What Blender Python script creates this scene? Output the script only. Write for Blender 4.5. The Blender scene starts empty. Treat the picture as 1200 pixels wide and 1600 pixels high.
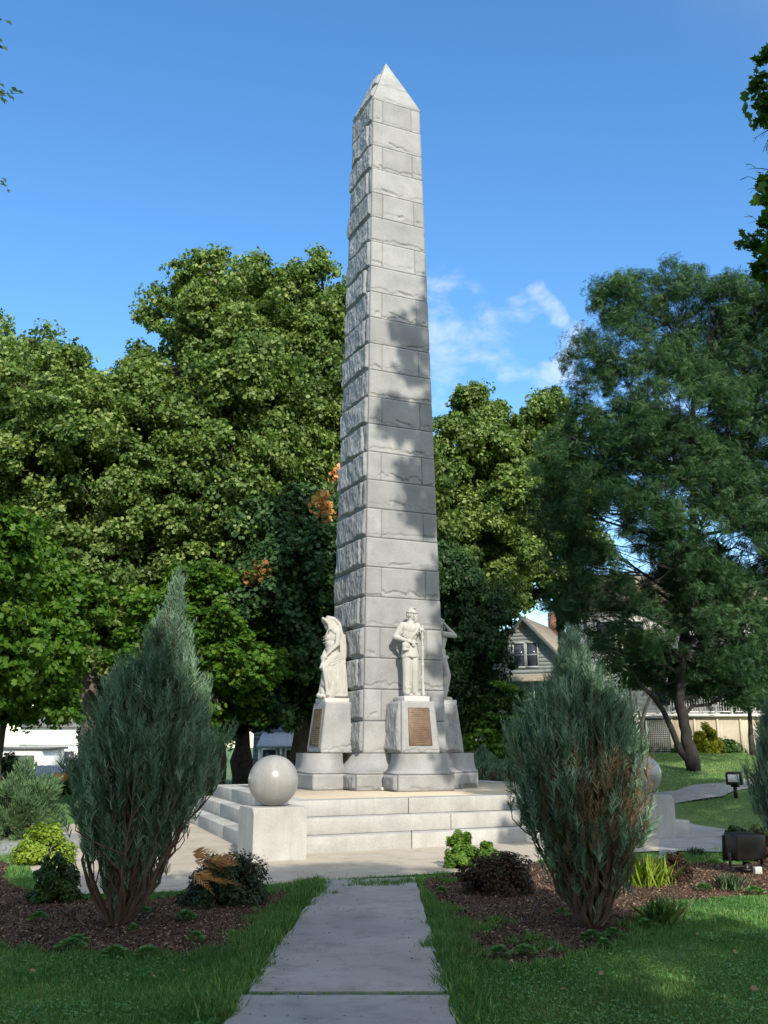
import bpy, bmesh, math, random
import numpy as np
from mathutils import Vector, Matrix

# ---------------------------------------------------------------- camera, light, world
scene = bpy.context.scene
COL = scene.collection
FPX, EYE = 1530.0, 1.6                       # focal length in photo pixels, eye height
PITCH = math.atan(365 / FPX)
cam_d = bpy.data.cameras.new("camera"); cam = bpy.data.objects.new("camera", cam_d); COL.objects.link(cam)
cam_d.sensor_fit = 'VERTICAL'; cam_d.sensor_height = 24.0; cam_d.lens = 24.0 * FPX / 1600
cam_d.clip_start = 0.1; cam_d.clip_end = 4000
cam.location = (0, 0, EYE); cam.rotation_euler = (math.pi / 2 + PITCH, 0, 0)
scene.camera = cam
SUN_AZ, SUN_EL = math.radians(-74), math.radians(32)
SUN = Vector((math.cos(SUN_AZ) * math.cos(SUN_EL), math.sin(SUN_AZ) * math.cos(SUN_EL), math.sin(SUN_EL)))
sun_d = bpy.data.lights.new("sun", 'SUN'); sun = bpy.data.objects.new("sun", sun_d); COL.objects.link(sun)
sun_d.energy = 3.1; sun_d.angle = math.radians(0.55); sun_d.color = (1.0, 0.93, 0.80)
sun.rotation_euler = SUN.to_track_quat('Z', 'Y').to_euler()
scene.view_settings.view_transform = 'Standard'; scene.view_settings.look = 'None'
scene.view_settings.exposure = 0.85; scene.view_settings.gamma = 1.0
scene.cycles.max_bounces = 8; scene.cycles.diffuse_bounces = 4; scene.cycles.transmission_bounces = 4
scene.cycles.transparent_max_bounces = 8
try: scene.cycles.sample_clamp_indirect = 8
except Exception: pass

def at(px, py, Y):
    """a point seen at a photo position, at distance Y in front of the eye"""
    u, v = px - 600, 800 - py
    fw = FPX * math.cos(PITCH) - v * math.sin(PITCH); up = FPX * math.sin(PITCH) + v * math.cos(PITCH)
    return Vector((u * Y / fw, Y, EYE + up * Y / fw))

world = bpy.data.worlds.new("World"); scene.world = world; world.use_nodes = True
def build_world():
    nt = world.node_tree; N = nt.nodes; L = nt.links
    N.clear()
    out = N.new('ShaderNodeOutputWorld'); bg = N.new('ShaderNodeBackground'); bg.inputs[1].default_value = 0.15
    sky = N.new('ShaderNodeTexSky'); sky.sky_type = 'NISHITA'; sky.sun_disc = False
    sky.sun_elevation = SUN_EL; sky.sun_rotation = math.radians(164)
    sky.altitude = 0; sky.air_density = 1.0; sky.dust_density = 0.6; sky.ozone_density = 2.2
    hs = N.new('ShaderNodeHueSaturation'); hs.inputs['Saturation'].default_value = 1.25; hs.inputs['Value'].default_value = 1.0
    L.new(sky.outputs[0], hs.inputs['Color'])
    tc = N.new('ShaderNodeTexCoord')
    acc = None
    wn = N.new('ShaderNodeTexNoise'); wn.inputs['Scale'].default_value = 11; wn.inputs['Detail'].default_value = 5; L.new(tc.outputs['Generated'], wn.inputs['Vector'])
    w1 = N.new('ShaderNodeVectorMath'); w1.operation = 'SUBTRACT'; w1.inputs[1].default_value = (.5, .5, .5); L.new(wn.outputs['Color'], w1.inputs[0])
    w2 = N.new('ShaderNodeVectorMath'); w2.operation = 'SCALE'; w2.inputs['Scale'].default_value = .17; L.new(w1.outputs[0], w2.inputs[0])
    w3 = N.new('ShaderNodeVectorMath'); w3.operation = 'ADD'; L.new(w2.outputs[0], w3.inputs[0]); L.new(tc.outputs['Generated'], w3.inputs[1])
    w4 = N.new('ShaderNodeVectorMath'); w4.operation = 'NORMALIZE'; L.new(w3.outputs[0], w4.inputs[0])
    for px, py, r, s in [(715, 530, 5.2, 1.1), (690, 575, 4.0, .8), (818, 472, 1.9, .95), (868, 553, 3.4, 1.3), (822, 628, 2.0, 1.15), (780, 585, 3.2, .85),
                      (1065, 462, 1.7, .9), (980, 620, 5.5, 1.0), (1080, 700, 6.5, 1.0), (900, 780, 5.0, .7)]:
        d = (at(px, py, 100) - Vector((0, 0, EYE))).normalized()
        vm = N.new('ShaderNodeVectorMath'); vm.operation = 'DOT_PRODUCT'; vm.inputs[1].default_value = d
        L.new(w4.outputs[0], vm.inputs[0])
        mr = N.new('ShaderNodeMapRange'); mr.interpolation_type = 'SMOOTHSTEP'
        mr.inputs[1].default_value = math.cos(math.radians(r)); mr.inputs[2].default_value = 1.0
        mr.inputs[3].default_value = 0; mr.inputs[4].default_value = s
        L.new(vm.outputs['Value'], mr.inputs[0])
        if acc is None: acc = mr.outputs[0]
        else:
            m = N.new('ShaderNodeMath'); m.operation = 'MAXIMUM'; L.new(acc, m.inputs[0]); L.new(mr.outputs[0], m.inputs[1]); acc = m.outputs[0]
    nz = N.new('ShaderNodeTexNoise'); nz.inputs['Scale'].default_value = 15; nz.inputs['Detail'].default_value = 9; nz.inputs['Distortion'].default_value = .25
    nz.inputs['Roughness'].default_value = .58
    mp = N.new('ShaderNodeMapping'); mp.inputs['Scale'].default_value = (1, 1, 1.7); L.new(tc.outputs['Generated'], mp.inputs[0]); L.new(mp.outputs[0], nz.inputs['Vector'])
    ad = N.new('ShaderNodeMath'); ad.operation = 'MULTIPLY_ADD'; ad.inputs[1].default_value = .27; L.new(acc, ad.inputs[0]); L.new(nz.outputs[0], ad.inputs[2])
    cr = N.new('ShaderNodeMapRange'); cr.interpolation_type = 'SMOOTHSTEP'; cr.inputs[1].default_value = .705; cr.inputs[2].default_value = .98
    cr.inputs[4].default_value = .55
    L.new(ad.outputs[0], cr.inputs[0])
    mx = N.new('ShaderNodeMix'); mx.data_type = 'RGBA'; mx.inputs['B'].default_value = (3.4, 3.8, 4.6, 1)
    L.new(cr.outputs[0], mx.inputs['Factor']); L.new(hs.outputs[0], mx.inputs['A'])
    # unseen broken cloud, added overhead and on the sun's side to brighten the shade
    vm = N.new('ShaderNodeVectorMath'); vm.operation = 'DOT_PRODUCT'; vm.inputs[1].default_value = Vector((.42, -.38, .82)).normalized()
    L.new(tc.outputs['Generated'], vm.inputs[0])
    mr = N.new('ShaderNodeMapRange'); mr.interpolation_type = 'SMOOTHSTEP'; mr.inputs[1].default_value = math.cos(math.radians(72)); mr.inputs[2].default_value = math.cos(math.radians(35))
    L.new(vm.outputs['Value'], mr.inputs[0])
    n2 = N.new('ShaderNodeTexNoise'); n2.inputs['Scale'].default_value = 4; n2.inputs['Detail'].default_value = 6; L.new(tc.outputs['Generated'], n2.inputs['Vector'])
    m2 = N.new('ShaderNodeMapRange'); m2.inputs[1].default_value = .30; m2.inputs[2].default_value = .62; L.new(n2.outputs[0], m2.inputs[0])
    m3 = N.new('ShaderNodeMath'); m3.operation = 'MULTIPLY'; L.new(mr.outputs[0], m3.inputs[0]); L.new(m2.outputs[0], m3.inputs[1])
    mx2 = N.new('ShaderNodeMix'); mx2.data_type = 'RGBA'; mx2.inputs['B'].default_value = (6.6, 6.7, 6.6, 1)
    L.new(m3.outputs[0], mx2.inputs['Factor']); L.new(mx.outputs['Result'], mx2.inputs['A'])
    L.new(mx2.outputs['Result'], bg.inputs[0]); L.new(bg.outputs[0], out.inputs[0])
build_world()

# ---------------------------------------------------------------- mesh helpers
class MB:
    """collects geometry, then links it as one mesh object"""
    def __init__(s): s.V = []; s.L = []; s.S = []; s.T = []; s.n = 0
    def add(s, V, F, tint=None):
        V = np.asarray(V, float).reshape(-1, 3)
        if isinstance(F, np.ndarray):
            s.L.append((F + s.n).ravel()); s.S.append(np.full(len(F), F.shape[1]))
        else:
            s.L.append(np.array([i + s.n for f in F for i in f])); s.S.append(np.array([len(f) for f in F]))
        t = np.full(len(V), .5) if tint is None else (np.full(len(V), tint) if np.isscalar(tint) else np.asarray(tint))
        s.V.append(V); s.T.append(t); s.n += len(V); return s
    def box(s, c, d, rz=0, tint=None, top=1.0, rot=None):
        x, y, z = [v / 2 for v in d]
        P = np.array([(-x, -y, -z), (x, -y, -z), (x, y, -z), (-x, y, -z), (-x * top, -y * top, z), (x * top, -y * top, z), (x * top, y * top, z), (-x * top, y * top, z)])
        if rot is not None: P = P @ np.array(rot.to_3x3()).T
        cs, sn = math.cos(rz), math.sin(rz)
        P = np.stack([P[:, 0] * cs - P[:, 1] * sn, P[:, 0] * sn + P[:, 1] * cs, P[:, 2]], 1) + np.array(c)
        return s.add(P, np.array([(0, 3, 2, 1), (4, 5, 6, 7), (0, 1, 5, 4), (1, 2, 6, 5), (2, 3, 7, 6), (3, 0, 4, 7)]), tint)
    def prism(s, poly, z0, z1, tint=None):
        n = len(poly); P = [(p[0], p[1], z0) for p in poly] + [(p[0], p[1], z1) for p in poly]
        F = [list(range(n))[::-1], list(range(n, 2 * n))] + [[i, (i + 1) % n, n + (i + 1) % n, n + i] for i in range(n)]
        return s.add(P, F, tint)
    def tube(s, path, rad, n=6, tint=None, cap=True):
        path = np.asarray(path, float); k = len(path)
        if np.isscalar(rad): rad = [rad] * k
        tg = np.gradient(path, axis=0); tg /= np.linalg.norm(tg, axis=1)[:, None] + 1e-9
        ref = np.array([0, 0, 1.]) if abs(tg[0][2]) < .9 else np.array([1., 0, 0])
        a = np.arange(n) * 2 * math.pi / n; V = []
        for i in range(k):
            u = np.cross(tg[i], ref); u /= np.linalg.norm(u) + 1e-9; w = np.cross(tg[i], u)
            V.append(path[i] + rad[i] * (np.cos(a)[:, None] * u + np.sin(a)[:, None] * w))
        F = [[i * n + j, i * n + (j + 1) % n, (i + 1) * n + (j + 1) % n, (i + 1) * n + j] for i in range(k - 1) for j in range(n)]
        if cap: F += [list(range(n))[::-1], list(range((k - 1) * n, k * n))]
        return s.add(np.concatenate(V), F, tint)
    def ell(s, c, r, rot=None, n=14, tint=None):
        m = n // 2 + 1
        th = np.linspace(0, math.pi, m + 1)[1:-1]; ph = np.arange(n) * 2 * math.pi / n
        P = np.array([(math.sin(t) * math.cos(p), math.sin(t) * math.sin(p), math.cos(t)) for t in th for p in ph] + [(0, 0, 1), (0, 0, -1)])
        P = P * (np.array(r) if not np.isscalar(r) else r)
        if rot is not None: P = P @ np.array(rot.to_3x3()).T
        k = len(th); F = [[i * n + j, (i + 1) * n + j, (i + 1) * n + (j + 1) % n, i * n + (j + 1) % n] for i in range(k - 1) for j in range(n)]
        F += [[k * n, j, (j + 1) % n] for j in range(n)] + [[k * n + 1, (k - 1) * n + (j + 1) % n, (k - 1) * n + j] for j in range(n)]
        return s.add(P + np.array(c), F, tint)
    def cap(s, a, b, ra, rb, n=12):
        """tapered rounded limb"""
        a = np.array(a, float); b = np.array(b, float)
        s.ell(a, ra, n=n); s.ell(b, rb, n=n); return s.tube([a, b], [ra, rb], n)
    def lathe(s, prof, n=24, c=(0, 0, 0)):
        a = np.arange(n) * 2 * math.pi / n
        V = np.concatenate([np.stack([r * np.cos(a), r * np.sin(a), np.full(n, z)], 1) for r, z in prof]) + np.array(c)
        k = len(prof); F = [[i * n + j, i * n + (j + 1) % n, (i + 1) * n + (j + 1) % n, (i + 1) * n + j] for i in range(k - 1) for j in range(n)]
        F += [list(range(n))[::-1], list(range((k - 1) * n, k * n))]
        return s.add(V, F)
    def mesh(s, name):
        me = bpy.data.meshes.new(name); V = np.concatenate(s.V); L = np.concatenate(s.L).astype(np.int32); S = np.concatenate(s.S).astype(np.int32)
        me.vertices.add(len(V)); me.vertices.foreach_set('co', V.astype(np.float32).ravel())
        me.loops.add(len(L)); me.loops.foreach_set('vertex_index', L)
        me.polygons.add(len(S)); st = np.zeros(len(S), np.int32); st[1:] = np.cumsum(S)[:-1]
        me.polygons.foreach_set('loop_start', st)
        at_ = me.attributes.new('tint', 'FLOAT', 'POINT'); at_.data.foreach_set('value', np.concatenate(s.T).astype(np.float32))
        me.update(calc_edges=True); me.validate(verbose=False); return me
    def build(s, name, mat, parent=None, smooth=False, bevel=0, seg=2, loc=None):
        me = s.mesh(name); o = bpy.data.objects.new(name, me); COL.objects.link(o)
        me.materials.append(mat)
        if smooth: me.polygons.foreach_set('use_smooth', np.ones(len(me.polygons), bool))
        if parent: o.parent = parent
        if loc is not None: o.location = loc
        if bevel:
            b = o.modifiers.new('bevel', 'BEVEL'); b.width = bevel; b.segments = seg; b.limit_method = 'ANGLE'; b.angle_limit = math.radians(40)
        return o

def tag(o, label=None, cat=None, group=None, kind=None):
    if label: o['label'] = label
    if cat: o['category'] = cat
    if group: o['group'] = group
    if kind: o['kind'] = kind
    return o
def thing(name, label, cat, loc=(0, 0, 0), rz=0, group=None):
    o = bpy.data.objects.new(name, None); COL.objects.link(o); o.empty_display_size = .2
    o.location = loc; o.rotation_euler = (0, 0, rz); return tag(o, label, cat, group)
def dup(src, loc, rz=0, scale=1, label=None, group=None):
    c = src.copy(); COL.objects.link(c); c.location = loc; c.rotation_euler = (0, 0, rz)
    c.scale = (scale,) * 3 if np.isscalar(scale) else scale
    if label: c['label'] = label
    if group: c['group'] = group
    for ch in list(src.children):
        d = ch.copy(); COL.objects.link(d); d.parent = c
        for g in list(ch.children):
            e = g.copy(); COL.objects.link(e); e.parent = d
    return c
def fuse(mb, voxel=.012, smooth=3):
    """weld overlapping forms into one continuous surface"""
    me = mb.mesh('form'); o = bpy.data.objects.new('form', me); COL.objects.link(o)
    r = o.modifiers.new('r', 'REMESH'); r.mode = 'VOXEL'; r.voxel_size = voxel
    if smooth:
        sm = o.modifiers.new('s', 'SMOOTH'); sm.iterations = smooth; sm.factor = .5
    dg = bpy.context.evaluated_depsgraph_get(); dg.update()
    m2 = bpy.data.meshes.new_from_object(o.evaluated_get(dg)); bpy.data.objects.remove(o, do_unlink=True)
    m2.polygons.foreach_set('use_smooth', np.ones(len(m2.polygons), bool)); return m2
def link_mesh(name, me, mat, parent=None):
    me.name = name; me.materials.clear(); me.materials.append(mat); o = bpy.data.objects.new(name, me); COL.objects.link(o); o.parent = parent; return o

# value noise on numpy arrays
def _h(ix, iy, seed):
    h = (ix.astype(np.int64) * 374761393 + iy.astype(np.int64) * 668265263 + seed * 974634777) & 0xffffffff
    h = ((h ^ (h >> 13)) * 1274126177) & 0xffffffff
    return ((h ^ (h >> 16)) & 0xffff) / 65535.0
def vn(x, y, seed=0):
    x = np.asarray(x, float); y = np.asarray(y, float) + 0 * x; x = x + 0 * y
    ix = np.floor(x); iy = np.floor(y); fx = x - ix; fy = y - iy; fx = fx * fx * (3 - 2 * fx); fy = fy * fy * (3 - 2 * fy)
    a = _h(ix, iy, seed); b = _h(ix + 1, iy, seed); c = _h(ix, iy + 1, seed); d = _h(ix + 1, iy + 1, seed)
    return (a * (1 - fx) + b * fx) * (1 - fy) + (c * (1 - fx) + d * fx) * fy
def fbm(x, y, seed=0, o=4):
    s = 0; a = .5
    for k in range(o): s = s + a * vn(x * 2 ** k, y * 2 ** k, seed + k * 17); a *= .5
    return s / (1 - .5 ** o)
def sstep(x, a, b):
    t = np.clip((x - a) / (b - a), 0, 1); return t * t * (3 - 2 * t)

# ---------------------------------------------------------------- materials
def new_mat(name):
    m = bpy.data.materials.new(name); m.use_nodes = True; nt = m.node_tree; b = nt.nodes['Principled BSDF']; return m, nt, b
def ramp(nt, fac, stops):
    r = nt.nodes.new('ShaderNodeValToRGB'); e = r.color_ramp.elements
    while len(e) < len(stops): e.new(.5)
    for i, (p, c) in enumerate(stops): e[i].position = p; e[i].color = (*c, 1)
    nt.links.new(fac, r.inputs[0]); return r.outputs[0]
def noise(nt, scale, detail=4, rough=.55, coord='Object', stretch=None, lo=None, hi=None):
    tc = nt.nodes.new('ShaderNodeTexCoord'); n = nt.nodes.new('ShaderNodeTexNoise')
    n.inputs['Scale'].default_value = scale; n.inputs['Detail'].default_value = detail; n.inputs['Roughness'].default_value = rough
    src = tc.outputs[coord]
    if stretch:
        mp = nt.nodes.new('ShaderNodeMapping'); mp.inputs['Scale'].default_value = stretch; nt.links.new(src, mp.inputs[0]); src = mp.outputs[0]
    nt.links.new(src, n.inputs['Vector']); return n.outputs[0]
def mixc(nt, a, b, fac, mode='MIX'):
    m = nt.nodes.new('ShaderNodeMix'); m.data_type = 'RGBA'; m.blend_type = mode
    if isinstance(fac, (int, float)): m.inputs['Factor'].default_value = fac
    else: nt.links.new(fac, m.inputs['Factor'])
    for k, v in (('A', a), ('B', b)):
        if isinstance(v, tuple): m.inputs[k].default_value = (*v, 1)
        else: nt.links.new(v, m.inputs[k])
    return m.outputs['Result']
def bump(nt, b, h, strength, dist=.01):
    bp = nt.nodes.new('ShaderNodeBump'); bp.inputs['Strength'].default_value = strength; bp.inputs['Distance'].default_value = dist
    nt.links.new(h, bp.inputs['Height']); nt.links.new(bp.outputs[0], b.inputs['Normal'])
def plain(name, c, rough=.7, metal=0, var=.12, scale=6, bmp=0):
    m, nt, b = new_mat(name)
    n = noise(nt, scale, 5)
    nt.links.new(ramp(nt, n, [(.3, tuple(v * (1 - var) for v in c)), (.7, tuple(min(1, v * (1 + var)) for v in c))]), b.inputs['Base Color'])
    b.inputs['Roughness'].default_value = rough; b.inputs['Metallic'].default_value = metal
    if bmp: bump(nt, b, noise(nt, scale * 8, 4), bmp)
    return m
def stone(name, lo, hi, speck=.25, stain=.3, rough=.8, streak=True, bmp=.25, tintv=.18, spsc=90, stainc=(.24, .23, .21), ssc=1.2):
    m, nt, b = new_mat(name)
    base = ramp(nt, noise(nt, 2.2, 6, .6), [(.3, lo), (.7, hi)])
    sp = noise(nt, spsc, 2, .7)
    base = mixc(nt, base, ramp(nt, sp, [(.3, (.25, .25, .26)), (.5, (.5, .5, .5)), (.72, (.78, .78, .77))]), speck, 'OVERLAY')
    if streak:
        st = noise(nt, 1.0, 6, .65, stretch=(7, 7, ssc))
        fac = ramp(nt, st, [(.48, (0, 0, 0)), (.78, (stain,) * 3)])
        base = mixc(nt, base, stainc, fac)
    a = nt.nodes.new('ShaderNodeAttribute'); a.attribute_name = 'tint'
    mr = nt.nodes.new('ShaderNodeMapRange'); mr.inputs[3].default_value = 1 - tintv; mr.inputs[4].default_value = 1 + tintv; nt.links.new(a.outputs['Fac'], mr.inputs[0])
    cb = nt.nodes.new('ShaderNodeCombineColor'); [nt.links.new(mr.outputs[0], cb.inputs[i]) for i in range(3)]
    base = mixc(nt, base, cb.outputs[0], 1.0, 'MULTIPLY')
    nt.links.new(base, b.inputs['Base Color']); b.inputs['Roughness'].default_value = rough
    if bmp: bump(nt, b, noise(nt, 55, 5, .65), bmp, .006)
    return m
def leafmat(name, cols, trans=.35, rough=.5, gloss=.25):
    """cols: three colours along the per-leaf tint"""
    m = bpy.data.materials.new(name); m.use_nodes = True; nt = m.node_tree; nt.nodes.clear()
    out = nt.nodes.new('ShaderNodeOutputMaterial'); a = nt.nodes.new('ShaderNodeAttribute'); a.attribute_name = 'tint'
    k = len(cols); c = ramp(nt, a.outputs['Fac'], [(i / (k - 1), cols[i]) for i in range(k)])
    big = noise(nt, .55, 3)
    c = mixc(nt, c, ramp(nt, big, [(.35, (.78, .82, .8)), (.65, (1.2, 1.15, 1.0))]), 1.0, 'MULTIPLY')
    b = nt.nodes.new('ShaderNodeBsdfPrincipled'); b.inputs['Roughness'].default_value = rough; b.inputs['Specular IOR Level'].default_value = gloss
    t = nt.nodes.new('ShaderNodeBsdfTranslucent'); mx = nt.nodes.new('ShaderNodeMixShader'); mx.inputs[0].default_value = trans
    nt.links.new(c, b.inputs['Base Color'])
    tcol = mixc(nt, c, (1.25, 1.35, .45), 1.0, 'MULTIPLY'); nt.links.new(tcol, t.inputs[0])
    nt.links.new(b.outputs[0], mx.inputs[1]); nt.links.new(t.outputs[0], mx.inputs[2]); nt.links.new(mx.outputs[0], out.inputs[0])
    return m
M = {}
M['granite'] = stone('granite', (.225, .23, .232), (.315, .315, .312), speck=.5, stain=.5)
M['granite_dark'] = plain('granite_joint', (.20, .20, .195), .95)
M['marble'] = stone('marble', (.46, .45, .41), (.55, .54, .50), speck=.1, stain=.45, bmp=.08, spsc=40, stainc=(.38, .36, .29))
M['limestone'] = stone('limestone', (.31, .305, .285), (.43, .425, .405), speck=.3, stain=.75, bmp=.12, spsc=60, stainc=(.30, .29, .27), ssc=.6)
M['ball'] = stone('polished_granite', (.23, .225, .215), (.31, .30, .285), speck=.45, stain=.3, rough=.24, bmp=0, spsc=140, stainc=(.5, .49, .46))
M['bronze'] = plain('bronze', (.14, .09, .058), .55, .25, .25, 9)
M['bronze_dark'] = plain('bronze_dark', (.12, .10, .07), .6, .25, .3, 9)
M['bronze_hi'] = plain('bronze_letters', (.21, .14, .09), .5, .3, .15, 9)
M['bark'] = plain('bark', (.11, .09, .07), .95, 0, .45, 7, .7)
M['bark_dark'] = plain('bark_dark', (.055, .045, .038), .95, 0, .4, 7, .7)
M['bark_black'] = plain('bark_black', (.022, .019, .017), .95, 0, .4, 7, .7)
M['bark_pale'] = plain('bark_pale', (.36, .31, .24), .9, 0, .45, 5, .5)
M['twig'] = plain('twig', (.11, .07, .05), .9, 0, .3, 9)
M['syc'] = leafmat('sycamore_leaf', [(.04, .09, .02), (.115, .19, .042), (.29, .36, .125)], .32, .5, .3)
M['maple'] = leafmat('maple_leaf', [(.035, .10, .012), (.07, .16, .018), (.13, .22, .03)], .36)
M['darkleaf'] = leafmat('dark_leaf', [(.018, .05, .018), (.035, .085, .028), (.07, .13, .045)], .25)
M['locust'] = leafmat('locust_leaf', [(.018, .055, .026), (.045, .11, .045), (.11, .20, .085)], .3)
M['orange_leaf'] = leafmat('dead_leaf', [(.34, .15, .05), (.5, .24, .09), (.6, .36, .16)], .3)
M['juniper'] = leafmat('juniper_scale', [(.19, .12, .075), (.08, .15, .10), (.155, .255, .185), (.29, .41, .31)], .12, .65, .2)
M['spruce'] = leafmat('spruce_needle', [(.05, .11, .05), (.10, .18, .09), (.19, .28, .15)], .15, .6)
M['lime'] = leafmat('lime_leaf', [(.12, .20, .02), (.22, .33, .04), (.38, .48, .09)], .35)
M['fresh'] = leafmat('fresh_leaf', [(.06, .15, .02), (.12, .24, .035), (.22, .36, .07)], .35)
M['boxleaf'] = leafmat('boxwood_leaf', [(.015, .045, .008), (.03, .075, .012), (.05, .11, .02)], .2)
M['barberry'] = leafmat('barberry_leaf', [(.035, .016, .014), (.07, .028, .022), (.045, .05, .022), (.13, .05, .04)], .25)
M['cotoneaster'] = leafmat('cotoneaster_leaf', [(.014, .035, .014), (.026, .055, .02), (.06, .05, .03)], .2)
M['yellow'] = leafmat('yellow_leaf', [(.22, .26, .02), (.42, .42, .03), (.6, .55, .07)], .3)
M['grassblade'] = leafmat('grass_blade', [(.06, .18, .055), (.115, .28, .09), (.21, .37, .13), (.36, .38, .19)], .3, .6)
M['weed'] = leafmat('weed_leaf', [(.055, .17, .055), (.105, .25, .085), (.17, .33, .12)], .3)
M['steel_black'] = plain('black_metal', (.014, .013, .012), .45, .3, .2, 5)
M['glass_dark'] = plain('window_glass', (.05, .06, .08), .08, 0, .2, 1)
M['lens'] = plain('lamp_glass', (.5, .53, .55), .1, .3, .3, 8)
M['white_paint'] = plain('white_paint', (.74, .73, .70), .6, 0, .08, 3)
M['siding_mat'] = plain('grey_siding', (.30, .33, .31), .7, 0, .1, 2)
M['siding_blue'] = plain('blue_siding', (.20, .25, .32), .7, 0, .1, 2)
M['shingle'] = plain('gable_shingle', (.28, .31, .30), .85, 0, .15, 4)
M['roof_tan'] = plain('roof_shingle', (.25, .21, .155), .9, 0, .2, 5, .3)
M['roof_grey'] = plain('roof_grey', (.18, .18, .19), .9, 0, .2, 5, .3)
M['roof_red'] = plain('roof_red', (.45, .07, .05), .8)
M['lattice'] = plain('lattice', (.24, .25, .22), .8)
M['trim_dark'] = plain('dark_trim', (.06, .07, .07), .7)
M['fence_grey'] = plain('grey_fence', (.22, .26, .32), .7)
M['car_blue'] = plain('car_paint', (.02, .05, .16), .2, .3, .1)
M['rubber'] = plain('rubber', (.03, .03, .03), .8)
M['orange'] = plain('orange_clay', (.62, .24, .06), .7)
M['porch_paint_shaded'] = plain('porch_paint_shaded', (.50, .50, .49), .7, 0, .12, 3)  # white paint of posts and railing, partial shade put into the colour
M['white_plastic'] = plain('white_pebble', (.75, .74, .7), .6)
M['conduit'] = plain('grey_plastic', (.42, .42, .41), .6)
def wallmat():
    m, nt, b = new_mat('tan_stucco'); n1 = noise(nt, 1.5, 5, .6); n2 = noise(nt, 1, 5, .6, stretch=(9, 9, .5))
    c = ramp(nt, n1, [(.3, (.36, .31, .22)), (.7, (.52, .47, .37))]); c = mixc(nt, c, (.66, .62, .52), ramp(nt, n2, [(.5, (0, 0, 0)), (.75, (.6,) * 3)]))
    nt.links.new(c, b.inputs['Base Color']); b.inputs['Roughness'].default_value = .9; return m
M['tan_wall'] = wallmat()
def pavemat(name, c1, c2, stainc, sc=1.0, bm=.3):
    m, nt, b = new_mat(name)
    c = ramp(nt, noise(nt, .9 * sc, 7, .62), [(.3, c1), (.7, c2)])
    c = mixc(nt, c, ramp(nt, noise(nt, 130, 3, .8), [(.3, (.3,) * 3), (.5, (.5,) * 3), (.7, (.72,) * 3)]), .45, 'OVERLAY')
    c = mixc(nt, c, stainc, ramp(nt, noise(nt, 3.2 * sc, 9, .72), [(.50, (0, 0, 0)), (.72, (.7,) * 3)]))
    nt.links.new(c, b.inputs['Base Color']); b.inputs['Roughness'].default_value = .9
    bump(nt, b, noise(nt, 80, 4, .7), bm, .004); return m
M['path'] = pavemat('concrete_path', (.22, .22, .215), (.33, .325, .31), (.13, .125, .12))
M['ringpave'] = pavemat('tan_concrete', (.36, .31, .24), (.46, .40, .32), (.24, .21, .17))
M['toppave'] = pavemat('platform_concrete', (.40, .33, .235), (.47, .40, .30), (.34, .29, .22))
def groundmat():
    m, nt, b = new_mat('lawn_soil')
    c = ramp(nt, noise(nt, 14, 6, .7), [(.3, (.05, .10, .025)), (.5, (.08, .15, .035)), (.7, (.13, .20, .06))])
    c = mixc(nt, c, ramp(nt, noise(nt, .35, 4), [(.4, (.8, .85, .8)), (.65, (1.25, 1.15, 1))]), 1, 'MULTIPLY')
    nt.links.new(c, b.inputs['Base Color']); b.inputs['Roughness'].default_value = 1; bump(nt, b, noise(nt, 60, 4), .8, .02); return m
M['ground'] = groundmat()
def mulchmat():
    m, nt, b = new_mat('mulch'); c = ramp(nt, noise(nt, 45, 6, .75), [(.3, (.05, .03, .02)), (.5, (.10, .06, .042)), (.7, (.21, .13, .09))])
    c = mixc(nt, c, ramp(nt, noise(nt, 1.6, 5), [(.38, (.55, .55, .55)), (.65, (1.45, 1.35, 1.25))]), 1, 'MULTIPLY')
    nt.links.new(c, b.inputs['Base Color']); b.inputs['Roughness'].default_value = 1; bump(nt, b, noise(nt, 70, 5, .7), 1, .02); return m
M['mulch'] = mulchmat()
M['chip'] = leafmat('wood_chip', [(.06, .036, .026), (.13, .08, .056), (.25, .165, .115), (.42, .32, .24)], .0, .9, .1)

# ---------------------------------------------------------------- ground, paths, beds
PCX, PCY = 0.6, 21.3
def gz(x, y):
    x = np.asarray(x, float); y = np.asarray(y, float)
    d = np.hypot(x - PCX, y - PCY); m = sstep(d, 5.8, 8.2)
    right = sstep(x, 3.0, 7.5)
    h = 1.3 * sstep(y, 14.5, 36) * right - 1.2 * sstep(y, 45, 80) * (1 - right)
    return h * m
def hit(px, py, dz=0.0):
    u, v = px - 600, 800 - py
    fw = FPX * math.cos(PITCH) - v * math.sin(PITCH); up = FPX * math.sin(PITCH) + v * math.cos(PITCH)
    t = 2.0
    while t < 200:
        x, y, z = u * t / fw, t, EYE + up * t / fw
        if z <= float(gz(x, y)) + dz: return Vector((x, y, z))
        t += .03
    return Vector((x, y, z))
def build_ground():
    a = np.concatenate([-np.geomspace(1500, 60, 14), np.linspace(-55, 55, 111), np.geomspace(60, 1500, 14)])
    b = np.concatenate([[-400, -150, -60, -30], np.linspace(-20, 60, 115), np.geomspace(66, 1500, 14)])
    X, Y = np.meshgrid(a, b); V = np.stack([X.ravel(), Y.ravel(), gz(X, Y).ravel()], 1)
    n = len(a); i, j = np.meshgrid(np.arange(n - 1), np.arange(len(b) - 1)); k = (j * n + i).ravel()
    mb = MB(); mb.add(V, np.stack([k, k + 1, k + n + 1, k + n], 1)); tag(mb.build('ground', M['ground'], smooth=True), kind='structure')
build_ground()
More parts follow.
